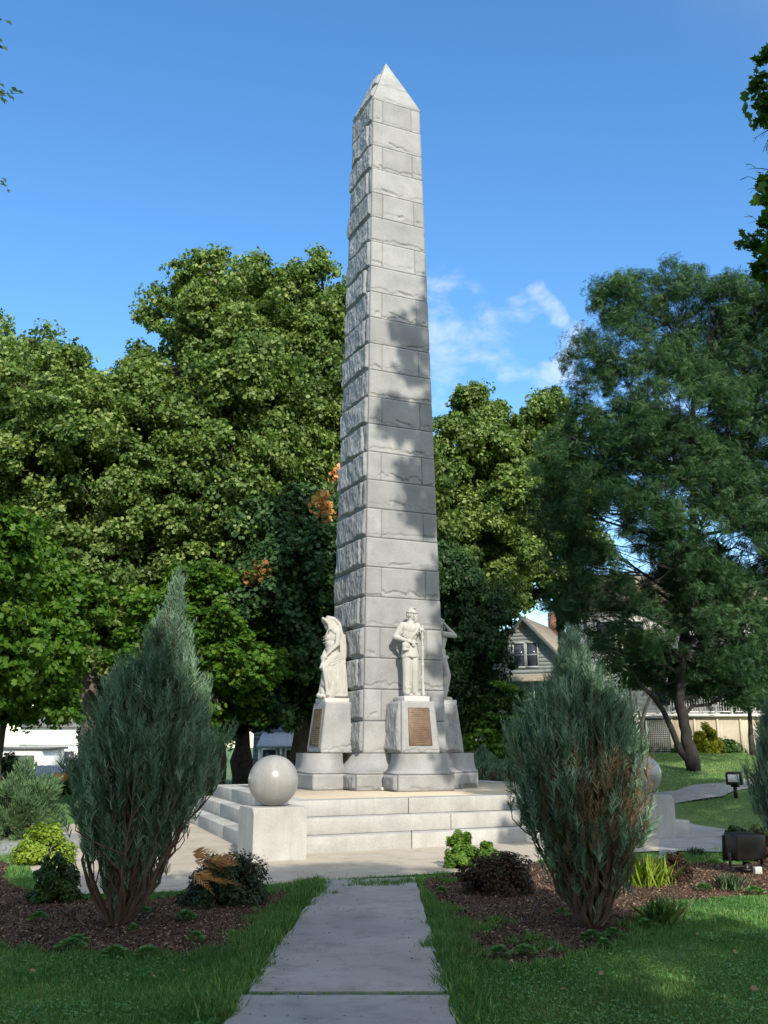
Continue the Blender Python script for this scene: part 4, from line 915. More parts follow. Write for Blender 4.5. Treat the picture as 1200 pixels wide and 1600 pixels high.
# tall maple standing right of the picture; its outer twigs hang into the upper right corner and its shadow lies on the obelisk
lb = [(-.6, 0, 6.9, 2.6, 3.0, 1.3), (1.5, .5, 7.5, 3.2, 3, 2), (-1.2, .3, 9.7, 2.6, 2.8, 1.7), (2, 0, 11, 3, 3, 2.2), (-.9, 0, 12.6, 2.5, 2.4, 1.6), (-2.1, .3, 15.1, 2.2, 2.2, 1.4), (1.4, 0, 14.6, 3.2, 3, 2.2),
      (-2.3, -.2, 17.6, 1.9, 1.9, 1.3), (.8, 0, 18, 2.8, 2.6, 1.9), (-2.6, .3, 19.7, 1.5, 1.5, .9), (-1.6, 0, 21.6, 1.6, 1.6, 1.0), (.8, 0, 21.0, 2.0, 2, 1.4), (-2.6, 0, 14.3, 1.0, 1.3, .6), (-3.2, 0, 16.4, 1.1, 1.1, .7)]
def edge(px, py, Y, r): p = at(px, py, Y); return (p.x - 9.6, p.y - 7.0, p.z, r, r, r * .8)
lb += [edge(1232, 90, 12.4, .22), edge(1236, 150, 12.4, .3), edge(1236, 265, 12.2, .2), edge(1240, 300, 12.2, .3), edge(1222, 382, 12.0, .26), edge(1236, 415, 12.0, .3), edge(1236, 200, 12.4, .2)]
lb = [tuple([l[0] - (1.05 if i in (7, 9, 10) else .62 if i < 14 else 0), *l[1:]]) for i, l in enumerate(lb)]
TM = make_tree('tall_maple', 'dark maple leaves and bare twigs hanging in at the upper right edge', 'tree', (9.6, 7.0, -.05), 31, lb, 1300, 65, .40, .19, STAR, M['maple'], M['bark'], [(0, 0, 0), (.1, 0, 4), (0, 0, 9), (-.2, 0, 15), (-.3, 0, 20)], .42, 'trees overhanging the lawn', frac=.3, inner=.12, gap=.36)
mb = MB(); r = np.random.default_rng(8)
for (px, py, qx, qy) in [(1206, 200, 1178, 222), (1206, 205, 1192, 238), (1204, 262, 1166, 258), (1204, 280, 1156, 282), (1204, 300, 1172, 302), (1206, 312, 1180, 316), (1204, 345, 1162, 338), (1206, 215, 1197, 236)]:
    a, b = at(px, py, 12.3), at(qx, qy, 12.3); o_ = np.array((9.6, 7.0, -.05)); P = bent(r, np.array(a) - o_, np.array(b) - o_, 5, .07, .03); mb.tube(P, np.linspace(.008, .003, 5), 4)
    for k in range(3): s = P[1 + k]; mb.tube([s, s + (P[-1] - P[0]) * .25 + r.normal(size=3) * .03], [.004, .002], 4)
mb.build('bare_twigs', M['bark_dark'], TM)
# near close-up leaves at that edge, leaf by leaf
rng = np.random.default_rng(9); mb = MB()
for (px, py, rr, n) in [(1196, 88, 10, 26), (1186, 96, 6, 10), (1192, 128, 14, 60), (1178, 140, 7, 18), (1196, 165, 14, 60), (1190, 190, 10, 26), (1198, 282, 12, 46), (1190, 292, 7, 14), (1197, 312, 8, 22), (1172, 375, 12, 26), (1158, 382, 6, 10), (1186, 385, 16, 70), (1196, 350, 10, 34), (1196, 415, 16, 60), (1182, 425, 8, 16), (1192, 437, 8, 14)]:
    c = np.array(at(px, py, 12.3)) - (9.6, 7.0, -.05); s = rr / 118.
    P = c + rng.normal(size=(n, 3)) * s * .6; put_leaves(mb, rng, P, rng.normal(size=(n, 3)) * .6 + (0, -.4, .7), .15 * rng.uniform(.6, 1.2, n), MAPLE, rng.uniform(0, .7, n))
mb.build('outer_leaves', M['maple'], TM)
# tree left of the picture, a few drooping leaf tips reach the upper left corner
TL = make_tree('walnut_tree', 'few drooping leaf tips at the upper left edge', 'tree', (-10.2, 10.5, -.05), 32, [(0, 0, 8, 2.4, 2.4, 1.6), (.5, .5, 10.5, 2.4, 2.4, 1.8), (-1, 0, 12.5, 2.4, 2.4, 1.6), (2.3, 1, 9.4, 1.5, 1.4, 1.1), (2.5, 1.4, 12.0, 1.3, 1.2, 1.0), (-2, 0, 9, 2, 2, 1.5)], 240, 55, .5, .3, FROND, M['darkleaf'], M['bark'], [(0, 0, 0), (0, 0, 5), (.2, 0, 11)], .3, 'trees overhanging the lawn', frac=.3, droop=True)
rng = np.random.default_rng(10); mb = MB()
for (px, py, n) in [(-6, 62, 6), (4, 70, 3), (8, 40, 1), (-8, 40, 4), (-8, 150, 9), (4, 148, 7), (18, 147, 4), (28, 148, 2), (-4, 160, 6), (-2, 288, 4), (5, 289, 2), (-8, 128, 4)]:
    c = np.array(at(px, py, 12.3)) + (10.2, -10.5, .05); P = c + rng.normal(size=(n, 3)) * .05
    put_leaves(mb, rng, P, rng.normal(size=(n, 3)) * .5 + (0, -.6, .4), .13 * rng.uniform(.7, 1.2, n), (KITE[0] * (.6, 1, 1), KITE[1]), rng.uniform(0, .6, n), along=unit(np.array([.7, 0, -.75]) + rng.normal(size=(n, 3)) * .25))
mb.tube([np.array(at(-60, 130, 12.3)) + (10.2, -10.5, .05), np.array(at(0, 146, 12.3)) + (10.2, -10.5, .05), np.array(at(30, 146, 12.3)) + (10.2, -10.5, .05)], [.012, .007, .003], 4)
mb.build('outer_leaves', M['darkleaf'], TL)
# row of trees behind the viewer that keeps the foreground in shade
BACK = [(-17, -9, .78, 0), (-9.5, -8, .74, 1), (-3.0, -8.5, .70, 2), (3.4, -8.0, .655, 3.3), (10.0, -9, .42, 4.4)]
lbk = env_lobes(np.random.default_rng(12), [(4.5, 4.5), (9, 6.2), (14, 5.8), (17.5, 4.2), (19, 2.0)], 26, .5)
bk = make_tree('park_tree', 'large tree behind the viewer shading the path', 'tree', (BACK[0][0], BACK[0][1], 0), 41, lbk, 900, 75, 1.0, .42, KITE, M['syc'], M['bark'], [(0, 0, 0), (0, 0, 9), (0, 0, 16)], .5, 'trees behind the viewer', frac=.1)
bk.scale = (.78,) * 3
for bx, by, s, rz in BACK[1:]: dup(bk, (bx, by, 0), rz, s, 'large tree behind the viewer shading the path', 'trees behind the viewer')

# ---------------------------------------------------------------- junipers
def juniper(name, label, loc, seed, prof, lean, n_stem, n_spray, brown, group=None, wide=1.1):
    """prof: (height, radius). upright feathery sprays on many stems rising from one base"""
    rng = np.random.default_rng(seed); prof = np.array(prof, float); prof[:, 1] *= wide; H = prof[-1, 0]; Rf = lambda z: np.interp(z, prof[:, 0], prof[:, 1]); t = thing(name, label, 'shrub', loc, 0, group)
    wd = MB(); mb = MB(); stems = []
    for i in range(n_stem):
        a = i * 2.399 + rng.uniform(-.2, .2); zt = H * (1 - (i + .5) / n_stem * .72) * rng.uniform(.9, 1.0); R = Rf(zt) * rng.uniform(.35, .85); k = 9; u = np.linspace(0, 1, k)
        z = zt * u; rr = np.minimum(R * (u ** .75) * 1.0 + .22 * np.sin(math.pi * u) * R, Rf(z) * .85 + .03)
        P = np.stack([lean[0] * (z / H) + rr * math.cos(a) + .03 * math.cos(a), lean[1] * (z / H) + rr * math.sin(a) + .03 * math.sin(a), z], 1); P[1:] += rng.normal(size=(k - 1, 3)) * .018
        wd.tube(P, np.linspace(rng.uniform(.016, .03), .004, k), 5, cap=False); stems.append(P)
    # sprays: origin inside, pointing up and out; distributed by envelope
    K = 58; pa = np.arange(K) * 2.399 + rng.uniform(-.3, .3, K); p0 = prof[0, 0] + .08 + (H * .86) * (np.arange(K) + rng.uniform(0, 1, K)) / K; pl = rng.uniform(.45, .95, K) * np.clip(.5 + Rf(p0 + .3), .4, 1.1); pf = rng.uniform(.66, 1.22, K)
    pw = (Rf(np.minimum(p0 + .3, H)) + .10) * pl * (.55 + .45 * np.minimum(1, p0 / .8)); k = rng.choice(K, n_spray, p=pw / pw.sum()); u = rng.uniform(0, 1, n_spray) ** .8
    z = np.minimum(p0[k] + pl[k] * u, H - .01); a = pa[k] + rng.normal(size=n_spray) * (.30 - .16 * u); lump = pf[k] * (.80 + .22 * u) + .08 * rng.normal(size=n_spray)
    fr = np.sqrt(rng.uniform(.08, 1, n_spray)); R = Rf(z) * fr * lump
    P = np.stack([lean[0] * z / H + R * np.cos(a), lean[1] * z / H + R * np.sin(a), z], 1)
    rad = np.stack([np.cos(a), np.sin(a), 0 * a], 1); tilt = rng.uniform(.12, .62, n_spray) * np.clip(fr * 1.1, .3, 1) * np.clip(1.25 - .7 * z / H, .25, 1)
    D = unit(rad * tilt[:, None] + np.array([0, 0, 1.]) + rng.normal(size=(n_spray, 3)) * .13)
    L = np.where(rng.random(n_spray) < .12, rng.uniform(.45, .62, n_spray), rng.uniform(.18, .42, n_spray)) * np.where(z < .8, .75, 1); P = P - D * L[:, None] * .75
    m = 30; s = np.tile(np.linspace(.12, 1.0, m), n_spray); I = np.repeat(np.arange(n_spray), m); n = len(I)
    side = unit(np.cross(D, rng.normal(size=(n_spray, 3)))); side2 = np.cross(D, side); sg = np.tile(np.where(np.arange(m) % 2, 1., -1.), n_spray)
    lat = side[I] * sg[:, None] + side2[I] * (rng.normal(size=n) * .55)[:, None]
    curve = rad[I] * (.0) ; Q = P[I] + D[I] * (s * L[I])[:, None] + curve
    ang = np.tile(np.where(np.arange(m) == m - 1, .0, .5), n_spray) + rng.normal(size=n) * .1
    al = unit(D[I] + lat * np.tan(np.clip(ang, 0, 1.2))[:, None]); ln = (.034 + .07 * (1 - s)) * rng.uniform(.7, 1.25, n)
    # colour: living blue-green outside, some dead brown inside and low
    f = fr[I] + .25 * rng.normal(size=n_spray)[I]; low = np.array([brown(zz, aa) for zz, aa in zip(z, a)])[I]
    dead = (f < low); tint = np.where(dead, rng.uniform(0, .12, n), np.clip(.55 + .16 * rng.normal(size=n_spray)[I] + .14 * rng.normal(size=n) + .12 * s, .33, 1))
    SH = (np.array([(-.055, 0, 0), (.055, 0, 0), (.055, .62, .02), (0, 1, 0), (-.055, .62, .02)]), np.array([(0, 1, 2, 3, 4)]))
    put_leaves(mb, rng, Q, rng.normal(size=(n, 3)), ln, SH, tint, along=al)
    mb.build('foliage', M['juniper'], t)
    for i in range(0, n_spray, 3):
        if rng.random() < .45 and P[i][2] > .1:
            st = stems[np.argmin([np.min(np.linalg.norm(S_ - P[i] + (0, 0, .25), axis=1)) for S_ in stems])]; j = np.argmin(np.linalg.norm(st - P[i] + (0, 0, .25), axis=1)); wd.tube([st[j], (st[j] + P[i]) / 2 + (0, 0, -.02), P[i], P[i] + D[i] * L[i] * .5], [.007, .006, .005, .003], 4, cap=False)
    wd.build('stems', M['twig'], t); return t
jl = hit(182, 1448); jr = hit(925, 1452)
juniper('juniper_shrub', 'tall pointed blue green juniper in the left mulch bed, taller than its neighbours', jl, 51,
        [(.02, .10), (.25, .22), (.55, .38), (.85, .50), (1.2, .60), (1.5, .63), (1.8, .58), (2.1, .46), (2.45, .28), (2.75, .15), (3.0, .08), (3.28, .02)], (.42, 0), 40, 3500, lambda z, a: .62 if z < .55 else (.45 if z < 1.0 else .12), 'blue green junipers')
JR = juniper('juniper_shrub', 'shorter vase shaped juniper with a brown dead centre in the right mulch bed', jr, 52,
        [(.02, .10), (.25, .22), (.5, .40), (.8, .56), (1.1, .63), (1.45, .60), (1.75, .56), (2.0, .44), (2.2, .28), (2.45, .12), (2.66, .02)], (-.08, 0), 40, 2900, lambda z, a: (.85 if (math.cos(a + 1.4) > .2 and .5 < z < 1.6) else .45) if z < 1.6 else .18, 'blue green junipers')
p = at(1232, 1250, 15.0); dup(JR, (p.x, 15.0, float(gz(p.x, 15)) - .02), 2.0, (.80, .80, 1.02), 'juniper cut by the right edge of the picture beside the porch', 'blue green junipers')
p = G(*onpix(757, 29, 1180)); dup(JR, p, 1.0, (1.05, 1.05, .62), 'dark low juniper behind the platform right of the obelisk', 'blue green junipers')
p = G(*onpix(800, 31, 1180)); dup(JR, p, 3.0, (.9, .9, .5), 'second low juniper behind the platform next to the first, nearer the gabled house', 'blue green junipers')

# ---------------------------------------------------------------- low shrubs
def bush(name, label, loc, seed, rx, rz_, n, size, leaf, shape=KITE, spiky=0.0, group=None, up=.4, squash=1.0):
    rng = np.random.default_rng(seed); t = thing(name, label, 'shrub', loc, 0, group); mb = MB()
    k = 60; cd = sph(rng, k); cd[:, 2] = np.abs(cd[:, 2]); cc = cd * np.array([rx, rx * squash, rz_]) * rng.uniform(.55, .9, k)[:, None]; cr = rng.uniform(.16, .30, k) * rx
    ci = rng.integers(0, k, n); d = sph(rng, n); P = cc[ci] + d * cr[ci][:, None] * (rng.uniform(.3, 1, n) ** .5)[:, None]; P[:, 2] = np.abs(P[:, 2]) + .02
    o = unit(P * np.array([1 / rx, 1 / rx, 1 / rz_]))
    tint = np.clip(.5 + rng.uniform(-.15, .15, k)[ci] + .2 * rng.normal(size=n), 0, 1)
    if spiky:
        al = unit(o + d * .5 + np.array([0, 0, up]) + rng.normal(size=(n, 3)) * .3)
        put_leaves(mb, rng, P, rng.normal(size=(n, 3)), size * rng.uniform(.6, 1.3, n), shape, tint, along=al)
    else: put_leaves(mb, rng, P, o * .6 + d * .4 + (0, 0, up) + rng.normal(size=(n, 3)) * .4, size * rng.uniform(.6, 1.3, n), shape, tint)
    mb.build('foliage', leaf, t); wd = MB()
    for c in cc: wd.tube(bent(rng, (0, 0, 0), c, 4, .06, -.03), [.010, .008, .006, .003], 4, cap=False)
    for c in cc[::2]:
        e = c + unit(c) * rx * .25 * rng.uniform(.4, 1); wd.tube([c, e], [.004, .002], 4, cap=False)
    wd.build('stems', M['twig'], t); return t
NB = (NEEDLE[0] * (2.4, 1, 1), NEEDLE[1])
p = hit(38, 1312); S1 = bush('spruce_shrub', 'rounded grey green dwarf spruce at the left edge behind the yellow green shrub', p, 61, .72, 1.42, 15000, .085, M['spruce'], NB, 1)
p = hit(68, 1352); bush('spirea_shrub', 'low yellow green spirea in sun left of the tall juniper', p, 62, .42, .56, 7000, .05, M['lime'], KITE)
p = hit(86, 1408); bush('boxwood_shrub', 'small round dark green boxwood in shade left of the tall juniper', p, 63, .30, .50, 7000, .035, M['boxleaf'], KITE)
p = hit(352, 1412); CT = bush('cotoneaster_shrub', 'dark spreading cotoneaster with purplish twig ends right of the tall juniper', p, 64, .50, .52, 10000, .036, M['cotoneaster'], KITE, group='dark shrubs beside the path')
p = hit(722, 1358); bush('euonymus_shrub', 'small bright green bush between the path and the platform steps', p, 65, .25, .52, 7500, .042, M['fresh'], KITE, up=.6)
p = hit(762, 1362); bush('euonymus_shrub', 'smaller bright green bush just right of the other one, behind the purple barberry', p, 66, .18, .40, 4500, .042, M['fresh'], KITE, up=.6)
p = hit(778, 1396); bush('barberry_shrub', 'low dark purple barberry in front of the bright green bushes', p, 67, .46, .46, 11000, .036, M['barberry'], KITE, squash=.7)
p = hit(1058, 1380); bush('barberry_shrub', 'small reddish barberry right of the right foreground juniper', p, 68, .20, .36, 2600, .036, M['barberry'], KITE)
p = hit(1188, 1352); bush('barberry_shrub', 'reddish barberry behind the large black floodlight at the right edge', p + Vector((.1, .5, 0)), 69, .38, .48, 5200, .036, M['barberry'], KITE)
p = hit(1150, 1310); bush('groundcover_shrub', 'low dark green shrub beside the path left of the large floodlight', p, 70, .22, .18, 2000, .045, M['boxleaf'], KITE)
p = G(*onpix(1106, 37, 1170)); bush('golden_shrub', 'bright yellow shrub in front of the tan porch wall', p, 71, .62, 1.15, 7000, .12, M['yellow'], KITE, squash=.8)
p = G(*onpix(1065, 38.5, 1170)); bush('foundation_shrub', 'low green shrub at the foot of the tan porch wall near the lattice', p, 72, .45, .45, 1500, .11, M['maple'], KITE)
p = G(*onpix(1135, 38.5, 1170)); bush('foundation_shrub', 'shaded low shrub right of the bright yellow shrub', p, 73, .75, .6, 2500, .11, M['boxleaf'], KITE)
# orange dead spray on the cotoneaster's left, held by the juniper
t = CT; rng = np.random.default_rng(74); mb = MB()
for (x0, y0, z0, dx, dz, n) in [(-.10, -.38, .42, .42, .13, 5), (-.22, -.36, .34, .40, -.06, 5), (-.32, -.3, .48, .34, .06, 4)]:
    for k in range(n):
        a = np.array((x0, y0, z0)) + rng.normal(size=3) * .03; d = unit(np.array((dx, -.1, dz)) + rng.normal(size=3) * .06); L = rng.uniform(.26, .42); m = 26
        s = np.linspace(.1, 1, m); P = a + d * (s * L)[:, None] - np.array([0, 0, .05]) * (s ** 2)[:, None]; sg = np.where(np.arange(m) % 2, 1, -1)
        lat = unit(np.cross(d, (0, -.6, .8))); al = unit(d + lat * sg[:, None] * .7 + rng.normal(size=(m, 3)) * .1); put_leaves(mb, rng, P, np.tile((0, -.6, .8), (m, 1)) + rng.normal(size=(m, 3)) * .3, .11 * (1.15 - s), (NEEDLE[0] * (1.6, 1, 1), NEEDLE[1]), rng.uniform(.2, 1, m), along=al)
o = mb.build('dead_spray', M['orange_leaf'], t); o['label'] = 'orange brown dead juniper sprays'
# orange dead leaf bunches hanging in the sycamores
for (px, py, Y, n, s) in [(505, 800, 33.6, 260, .42), (396, 893, 33.2, 200, .40), (378, 912, 33.2, 40, .16), (524, 742, 33.6, 90, .25)]:
    pass
# orange dead leaf bunches caught in the crowns
def dead_bunch(tree, px, py, Y, n, s):
    rng = np.random.default_rng(int(px)); mb = MB(); c = np.array(at(px, py, Y))
    for k in range(5):
        cc = c + rng.normal(size=3) * s * .5; P = cc + rng.normal(size=(n // 5, 3)) * s * np.array([.35, .35, .45]); P[:, 1] = Y - np.abs(P[:, 1] - Y) * .4
        put_leaves(mb, rng, P, rng.normal(size=(len(P), 3)) + (0, -.8, 0), .17 * rng.uniform(.6, 1.2, len(P)), STAR, rng.uniform(0, 1, len(P)))
    W = np.array(tree.matrix_basis.inverted()); mb.V = [v @ W[:3, :3].T + W[:3, 3] for v in mb.V]
    o = mb.build('dead_leaves', M['orange_leaf'], tree); o['label'] = 'bunch of dead orange leaves'; return o
EL = [o for o in scene.objects if o.name.startswith('elm_tree')][0]
dead_bunch(EL, 506, 803, 30.3, 150, .42); dead_bunch(EL, 397, 893, 30.3, 130, .36); dead_bunch(EL, 524, 742, 30.3, 60, .26)

# ---------------------------------------------------------------- houses
def wallbox(mb, x0, x1, y0, y1, z0, z1): mb.box(((x0 + x1) / 2, (y0 + y1) / 2, (z0 + z1) / 2), (x1 - x0, y1 - y0, z1 - z0))
def siding(mb, x0, x1, y, z0, z1, pitch=.16):
    """lapped boards on a front wall facing -Y"""
    z = z0
    while z < z1 - .02:
        h = min(pitch, z1 - z); mb.add([(x0, y - .03, z), (x1, y - .03, z), (x1, y - .006, z + h), (x0, y - .006, z + h), (x0, y, z), (x1, y, z)], [[0, 1, 2, 3], [4, 5, 1, 0]]); z += pitch
def window(parent, x, y, z, w, h, frame, glass, sill=True):
    mb = MB(); f = .09
    for c, d in (((x, y - .05, z + h / 2 + f / 2), (w + 2 * f, .09, f)), ((x, y - .05, z - h / 2 - f / 2), (w + 2 * f, .11, f)), ((x - w / 2 - f / 2, y - .05, z), (f, .09, h)), ((x + w / 2 + f / 2, y - .05, z), (f, .09, h)), ((x, y - .045, z), (w, .04, .06))): mb.box(c, d)
    o = mb.build('window', frame, parent); mb = MB(); mb.box((x, y - .03, z), (w, .02, h)); mb.build('pane', glass, o); return o
# gabled house seen between the trees
p = at(745, 1060, 60); gzb = .9
h1 = thing('gabled_house', 'grey sided house with a shingled gable, double attic window and tan roof', 'house', (p.x, 60, gzb), math.radians(-24))
WD, EV, AP, DP = 6.2, 4.75, 8.1, 11.0
mb = MB(); wallbox(mb, 0, WD, 0, DP, -.3, EV); siding(mb, 0, WD, 0, 0, EV); mb.build('wall', M['siding_mat'], h1)
mb = MB(); mb.add([(0, -.02, EV), (WD, -.02, EV), (WD / 2, -.02, AP)] + [(0, DP, EV), (WD, DP, EV), (WD / 2, DP, AP)], [[0, 1, 2], [5, 4, 3], [0, 2, 5, 3], [1, 4, 5, 2]])
for k in range(14):
    z = EV + .12 + k * .22; hw = (AP - z) / (AP - EV) * WD / 2 - .05
    if hw > .1: mb.add([(WD / 2 - hw, -.06, z), (WD / 2 + hw, -.06, z), (WD / 2 + hw, -.03, z + .21), (WD / 2 - hw, -.03, z + .21), (WD / 2 - hw, -.02, z), (WD / 2 + hw, -.02, z)], [[0, 1, 2, 3], [4, 5, 1, 0]])
mb.build('gable', M['shingle'], h1)
mb = MB(); o_ = .5; sl = (AP - EV) / (WD / 2)
for s in (-1, 1):
    xe = WD / 2 + s * (WD / 2 + o_); ze = EV - o_ * sl; P = [(WD / 2, -.5, AP + .12), (WD / 2, DP + .4, AP + .12), (xe, DP + .4, ze + .12), (xe, -.5, ze + .12)]; P += [(a, b, c - .14) for a, b, c in P]
    mb.add(P, [[0, 1, 2, 3], [7, 6, 5, 4], [0, 3, 7, 4], [1, 5, 6, 2], [2, 6, 7, 3], [0, 4, 5, 1]])
mb.build('roof', M['roof_tan'], h1)
mb = MB(); mb.add([(-.2, -.75, EV - .32), (WD + .2, -.75, EV - .32), (WD + .2, 0, EV + .05), (-.2, 0, EV + .05), (-.2, -.75, EV - .42), (WD + .2, -.75, EV - .42), (WD + .2, 0, EV - .12), (-.2, 0, EV - .12)], [[0, 1, 2, 3], [4, 7, 6, 5], [0, 4, 5, 1], [1, 5, 6, 2], [3, 7, 4, 0]])
mb.build('pent_roof', M['roof_tan'], h1)
for s in (-1, 1):
    mb = MB(); xe = WD / 2 + s * (WD / 2 + o_); ze = EV - o_ * sl; mb.add([(WD / 2, -.56, AP + .14), (xe, -.56, ze + .14), (xe, -.56, ze - .14), (WD / 2, -.56, AP - .16), (WD / 2, -.505, AP + .14), (xe, -.505, ze + .14), (xe, -.505, ze - .14), (WD / 2, -.505, AP - .16)], [[0, 1, 2, 3], [7, 6, 5, 4], [0, 4, 5, 1], [3, 2, 6, 7], [1, 5, 6, 2]])
    mb.build('barge_board', M['trim_dark'], h1)
for wx in (2.7, 3.5): window(h1, wx, -.03, 5.95, .62, 1.35, M['siding_mat'], M['glass_dark'])
for wx in (.8, 2.3, 3.9, 5.4): window(h1, wx, 0, 3.35, .62, 1.35, M['white_paint'], M['glass_dark'])
for wx in (1.2, 4.2): window(h1, wx, 0, 1.0, .8, 1.3, M['white_paint'], M['glass_dark'])
mb = MB(); wallbox(mb, WD, WD + 4.5, 3, DP - 1, -.3, EV - .6); siding(mb, WD, WD + 4.5, 3, 0, EV - .6); mb.build('wing_wall', M['siding_mat'], h1)
mb = MB(); mb.add([(WD + .3, 2.5, EV - .9), (WD + 5, 2.5, EV - .9), (WD + 5, 6.2, AP - .6), (WD / 2, 6.2, AP - .6), (WD + 5, DP - .5, EV - .9), (WD + .3, DP - .5, EV - .9)], [[0, 1, 2, 3], [3, 2, 4, 5], [0, 3, 5], [1, 4, 2], [0, 5, 4, 1]]); mb.build('wing_roof', M['roof_tan'], h1)
# porch house at the right
pl, pr = at(1012, 1177, 40), at(1172, 1177, 40); zb = float(gz(12, 40)); xL = pl.x
h2 = thing('porch_house', 'white house with a raised railed porch on a tan wall, behind the locust', 'house', (xL, 40, zb), math.radians(-3))
PW, PH = 7.5, at(1100, 1120, 40).z - zb
mb = MB(); wallbox(mb, .95, PW, 0, 3.0, -.4, PH)
mb.build('porch_wall', M['tan_wall'], h2)
for k in range(8):
    mb = MB(); mb.box((1.0 + k * .9, -.03, PH / 2 - .02), (.07, .05, PH)); mb.build('batten', M['tan_wall'], h2)
mb = MB(); mb.box((PW / 2 + .3, 1.4, PH + .05), (PW - .4, 3.2, .10)); mb.build('porch_floor', M['white_paint'], h2)
lt = MB(); n = 12
for k in range(n + 1):
    lt.box((.02 + .9 * k / n, -.05, PH * .46), (.02, .03, PH * .92)); 
for k in range(16): lt.box((.47, -.07, .03 + PH * .92 * k / 16), (.92, .02, .02))
for xx in (.0, .93): lt.box((xx, -.06, PH * .46), (.07, .06, PH * .95))
lt.build('lattice', M['lattice'], h2); mb = MB(); mb.box((.48, .6, PH * .45), (.9, 1.2, PH * .9)); mb.box((.47, .5, PH * .97), (1.1, 1.4, .07)); mb.build('step_enclosure', M['trim_dark'], h2)
PX = [.95 + k * .62 for k in range(11)]
for x in PX: mb = MB(); mb.box((x, .08, PH + .10 + 1.25), (.085, .085, 2.5)); mb.box((x, .08, PH + .78), (.12, .12, .06)); mb.box((x, .08, PH + 2.55), (.14, .14, .08)); mb.build('post', M['porch_paint_shaded'], h2)
for a, b in zip(PX[:-1], PX[1:]):
    mb = MB(); mb.box(((a + b) / 2, .08, PH + .85), (b - a - .09, .06, .05)); mb.box(((a + b) / 2, .08, PH + .2), (b - a - .09, .05, .04)); k = 5
    for i in range(k): mb.box((a + (b - a) * (i + 1) / (k + 1), .08, PH + .52), (.028, .028, .6))
    mb.build('railing', M['porch_paint_shaded'], h2)
mb = MB(); mb.add([(.5, -.5, PH + 2.62), (PW + .4, -.5, PH + 2.62), (PW + .4, 3.2, PH + 3.4), (.5, 3.2, PH + 3.4), (.5, -.5, PH + 2.74), (PW + .4, -.5, PH + 2.74), (PW + .4, 3.2, PH + 3.52), (.5, 3.2, PH + 3.52)], [[3, 2, 1, 0], [4, 5, 6, 7], [0, 1, 5, 4], [0, 4, 7, 3], [1, 2, 6, 5]]); mb.build('porch_roof', M['roof_grey'], h2)
mb = MB(); wallbox(mb, -1.6, PW, 3.1, 9, -.4, 6.3); siding(mb, -1.6, PW, 3.1, 0, 6.3, .2); mb.build('wall', M['white_paint'], h2)
mb = MB(); P = [(-2.1, 2.6, 6.2), (PW + .5, 2.6, 6.2), (PW + .5, 6, 8.2), (-2.1, 6, 8.2), (PW + .5, 9.5, 6.2), (-2.1, 9.5, 6.2)]; mb.add(P, [[0, 1, 2, 3], [3, 2, 4, 5], [0, 3, 5], [1, 4, 2], [0, 5, 4, 1]]); ro = mb.build('roof', M['roof_tan'], h2)
mb = MB(); mb.box((WD / 2 + .3, 6, AP + .3), (.7, .6, 1.5)); mb.build('chimney', plain('brick', (.20, .10, .07), .9), [o for o in h1.children if o.name.startswith('roof')][0])
for wx in (-.9, .4, 2.2, 4.2, 6.2): window(h2, wx, 3.1, 4.9, .75, 1.4, M['white_paint'], M['glass_dark'])
for wx in (1.6, 3.0, 5.6): window(h2, wx, 3.1, PH + 1.35, .8, 1.4, M['trim_dark'], M['glass_dark'])
mb = MB(); mb.box((4.3, 3.04, PH + 1.1), (.95, .08, 2.0)); d = mb.build('door', M['trim_dark'], h2); mb = MB(); mb.ell((4.65, 2.98, PH + 1.05), .04, n=8); mb.build('handle', M['bronze'], d)
mb = MB(); wallbox(mb, -1.6, -.25, 2.2, 3.06, -.4, 2.7); siding(mb, -1.6, -.25, 2.2, 0, 2.7); mb.build('annex_wall', M['siding_blue'], h2)
mb = MB(); mb.add([(-1.8, 1.9, 2.65), (-.1, 1.9, 2.65), (-.1, 3.05, 3.1), (-1.8, 3.05, 3.1), (-1.8, 1.9, 2.75), (-.1, 1.9, 2.75), (-.1, 3.05, 3.2), (-1.8, 3.05, 3.2)], [[3, 2, 1, 0], [4, 5, 6, 7], [0, 1, 5, 4], [0, 4, 7, 3], [1, 2, 6, 5]]); mb.build('annex_roof', M['roof_grey'], h2)
window(h2, -.95, 2.2, 1.5, .5, 1.2, M['white_paint'], M['glass_dark'])
# shaded house behind the stone ball
p = at(395, 1190, 56)
h3 = thing('shaded_house', 'blue grey house in deep shade behind the trees left of the obelisk', 'house', (p.x, 56, float(gz(p.x, 56))), math.radians(4))
mb = MB(); wallbox(mb, 0, 7.5, 0, 8, -.3, 5.2); siding(mb, 0, 7.5, 0, 0, 5.2, .22); mb.build('wall', M['siding_blue'], h3)
mb = MB(); mb.add([(-.5, -.5, 5.1), (8, -.5, 5.1), (8, 4, 7.2), (-.5, 4, 7.2), (8, 8.5, 5.1), (-.5, 8.5, 5.1)], [[0, 1, 2, 3], [3, 2, 4, 5], [0, 3, 5], [1, 4, 2], [0, 5, 4, 1]]); mb.build('roof', M['roof_grey'], h3)
mb = MB(); mb.add([(.3, -2.0, 1.9), (3.2, -2.0, 1.9), (3.0, 0, 2.6), (.5, 0, 2.6), (.3, -2.0, 1.75), (3.2, -2.0, 1.75), (3.0, 0, 2.45), (.5, 0, 2.45)], [[0, 1, 2, 3], [7, 6, 5, 4], [0, 4, 5, 1], [1, 5, 6, 2], [3, 7, 4, 0]]); mb.build('porch_roof', plain('pale_roof', (.3, .34, .4), .8), h3)
for x in (.45, 1.6, 3.05): mb = MB(); mb.box((x, -1.85, .85), (.12, .12, 1.8)); mb.build('post', M['white_paint'], h3)
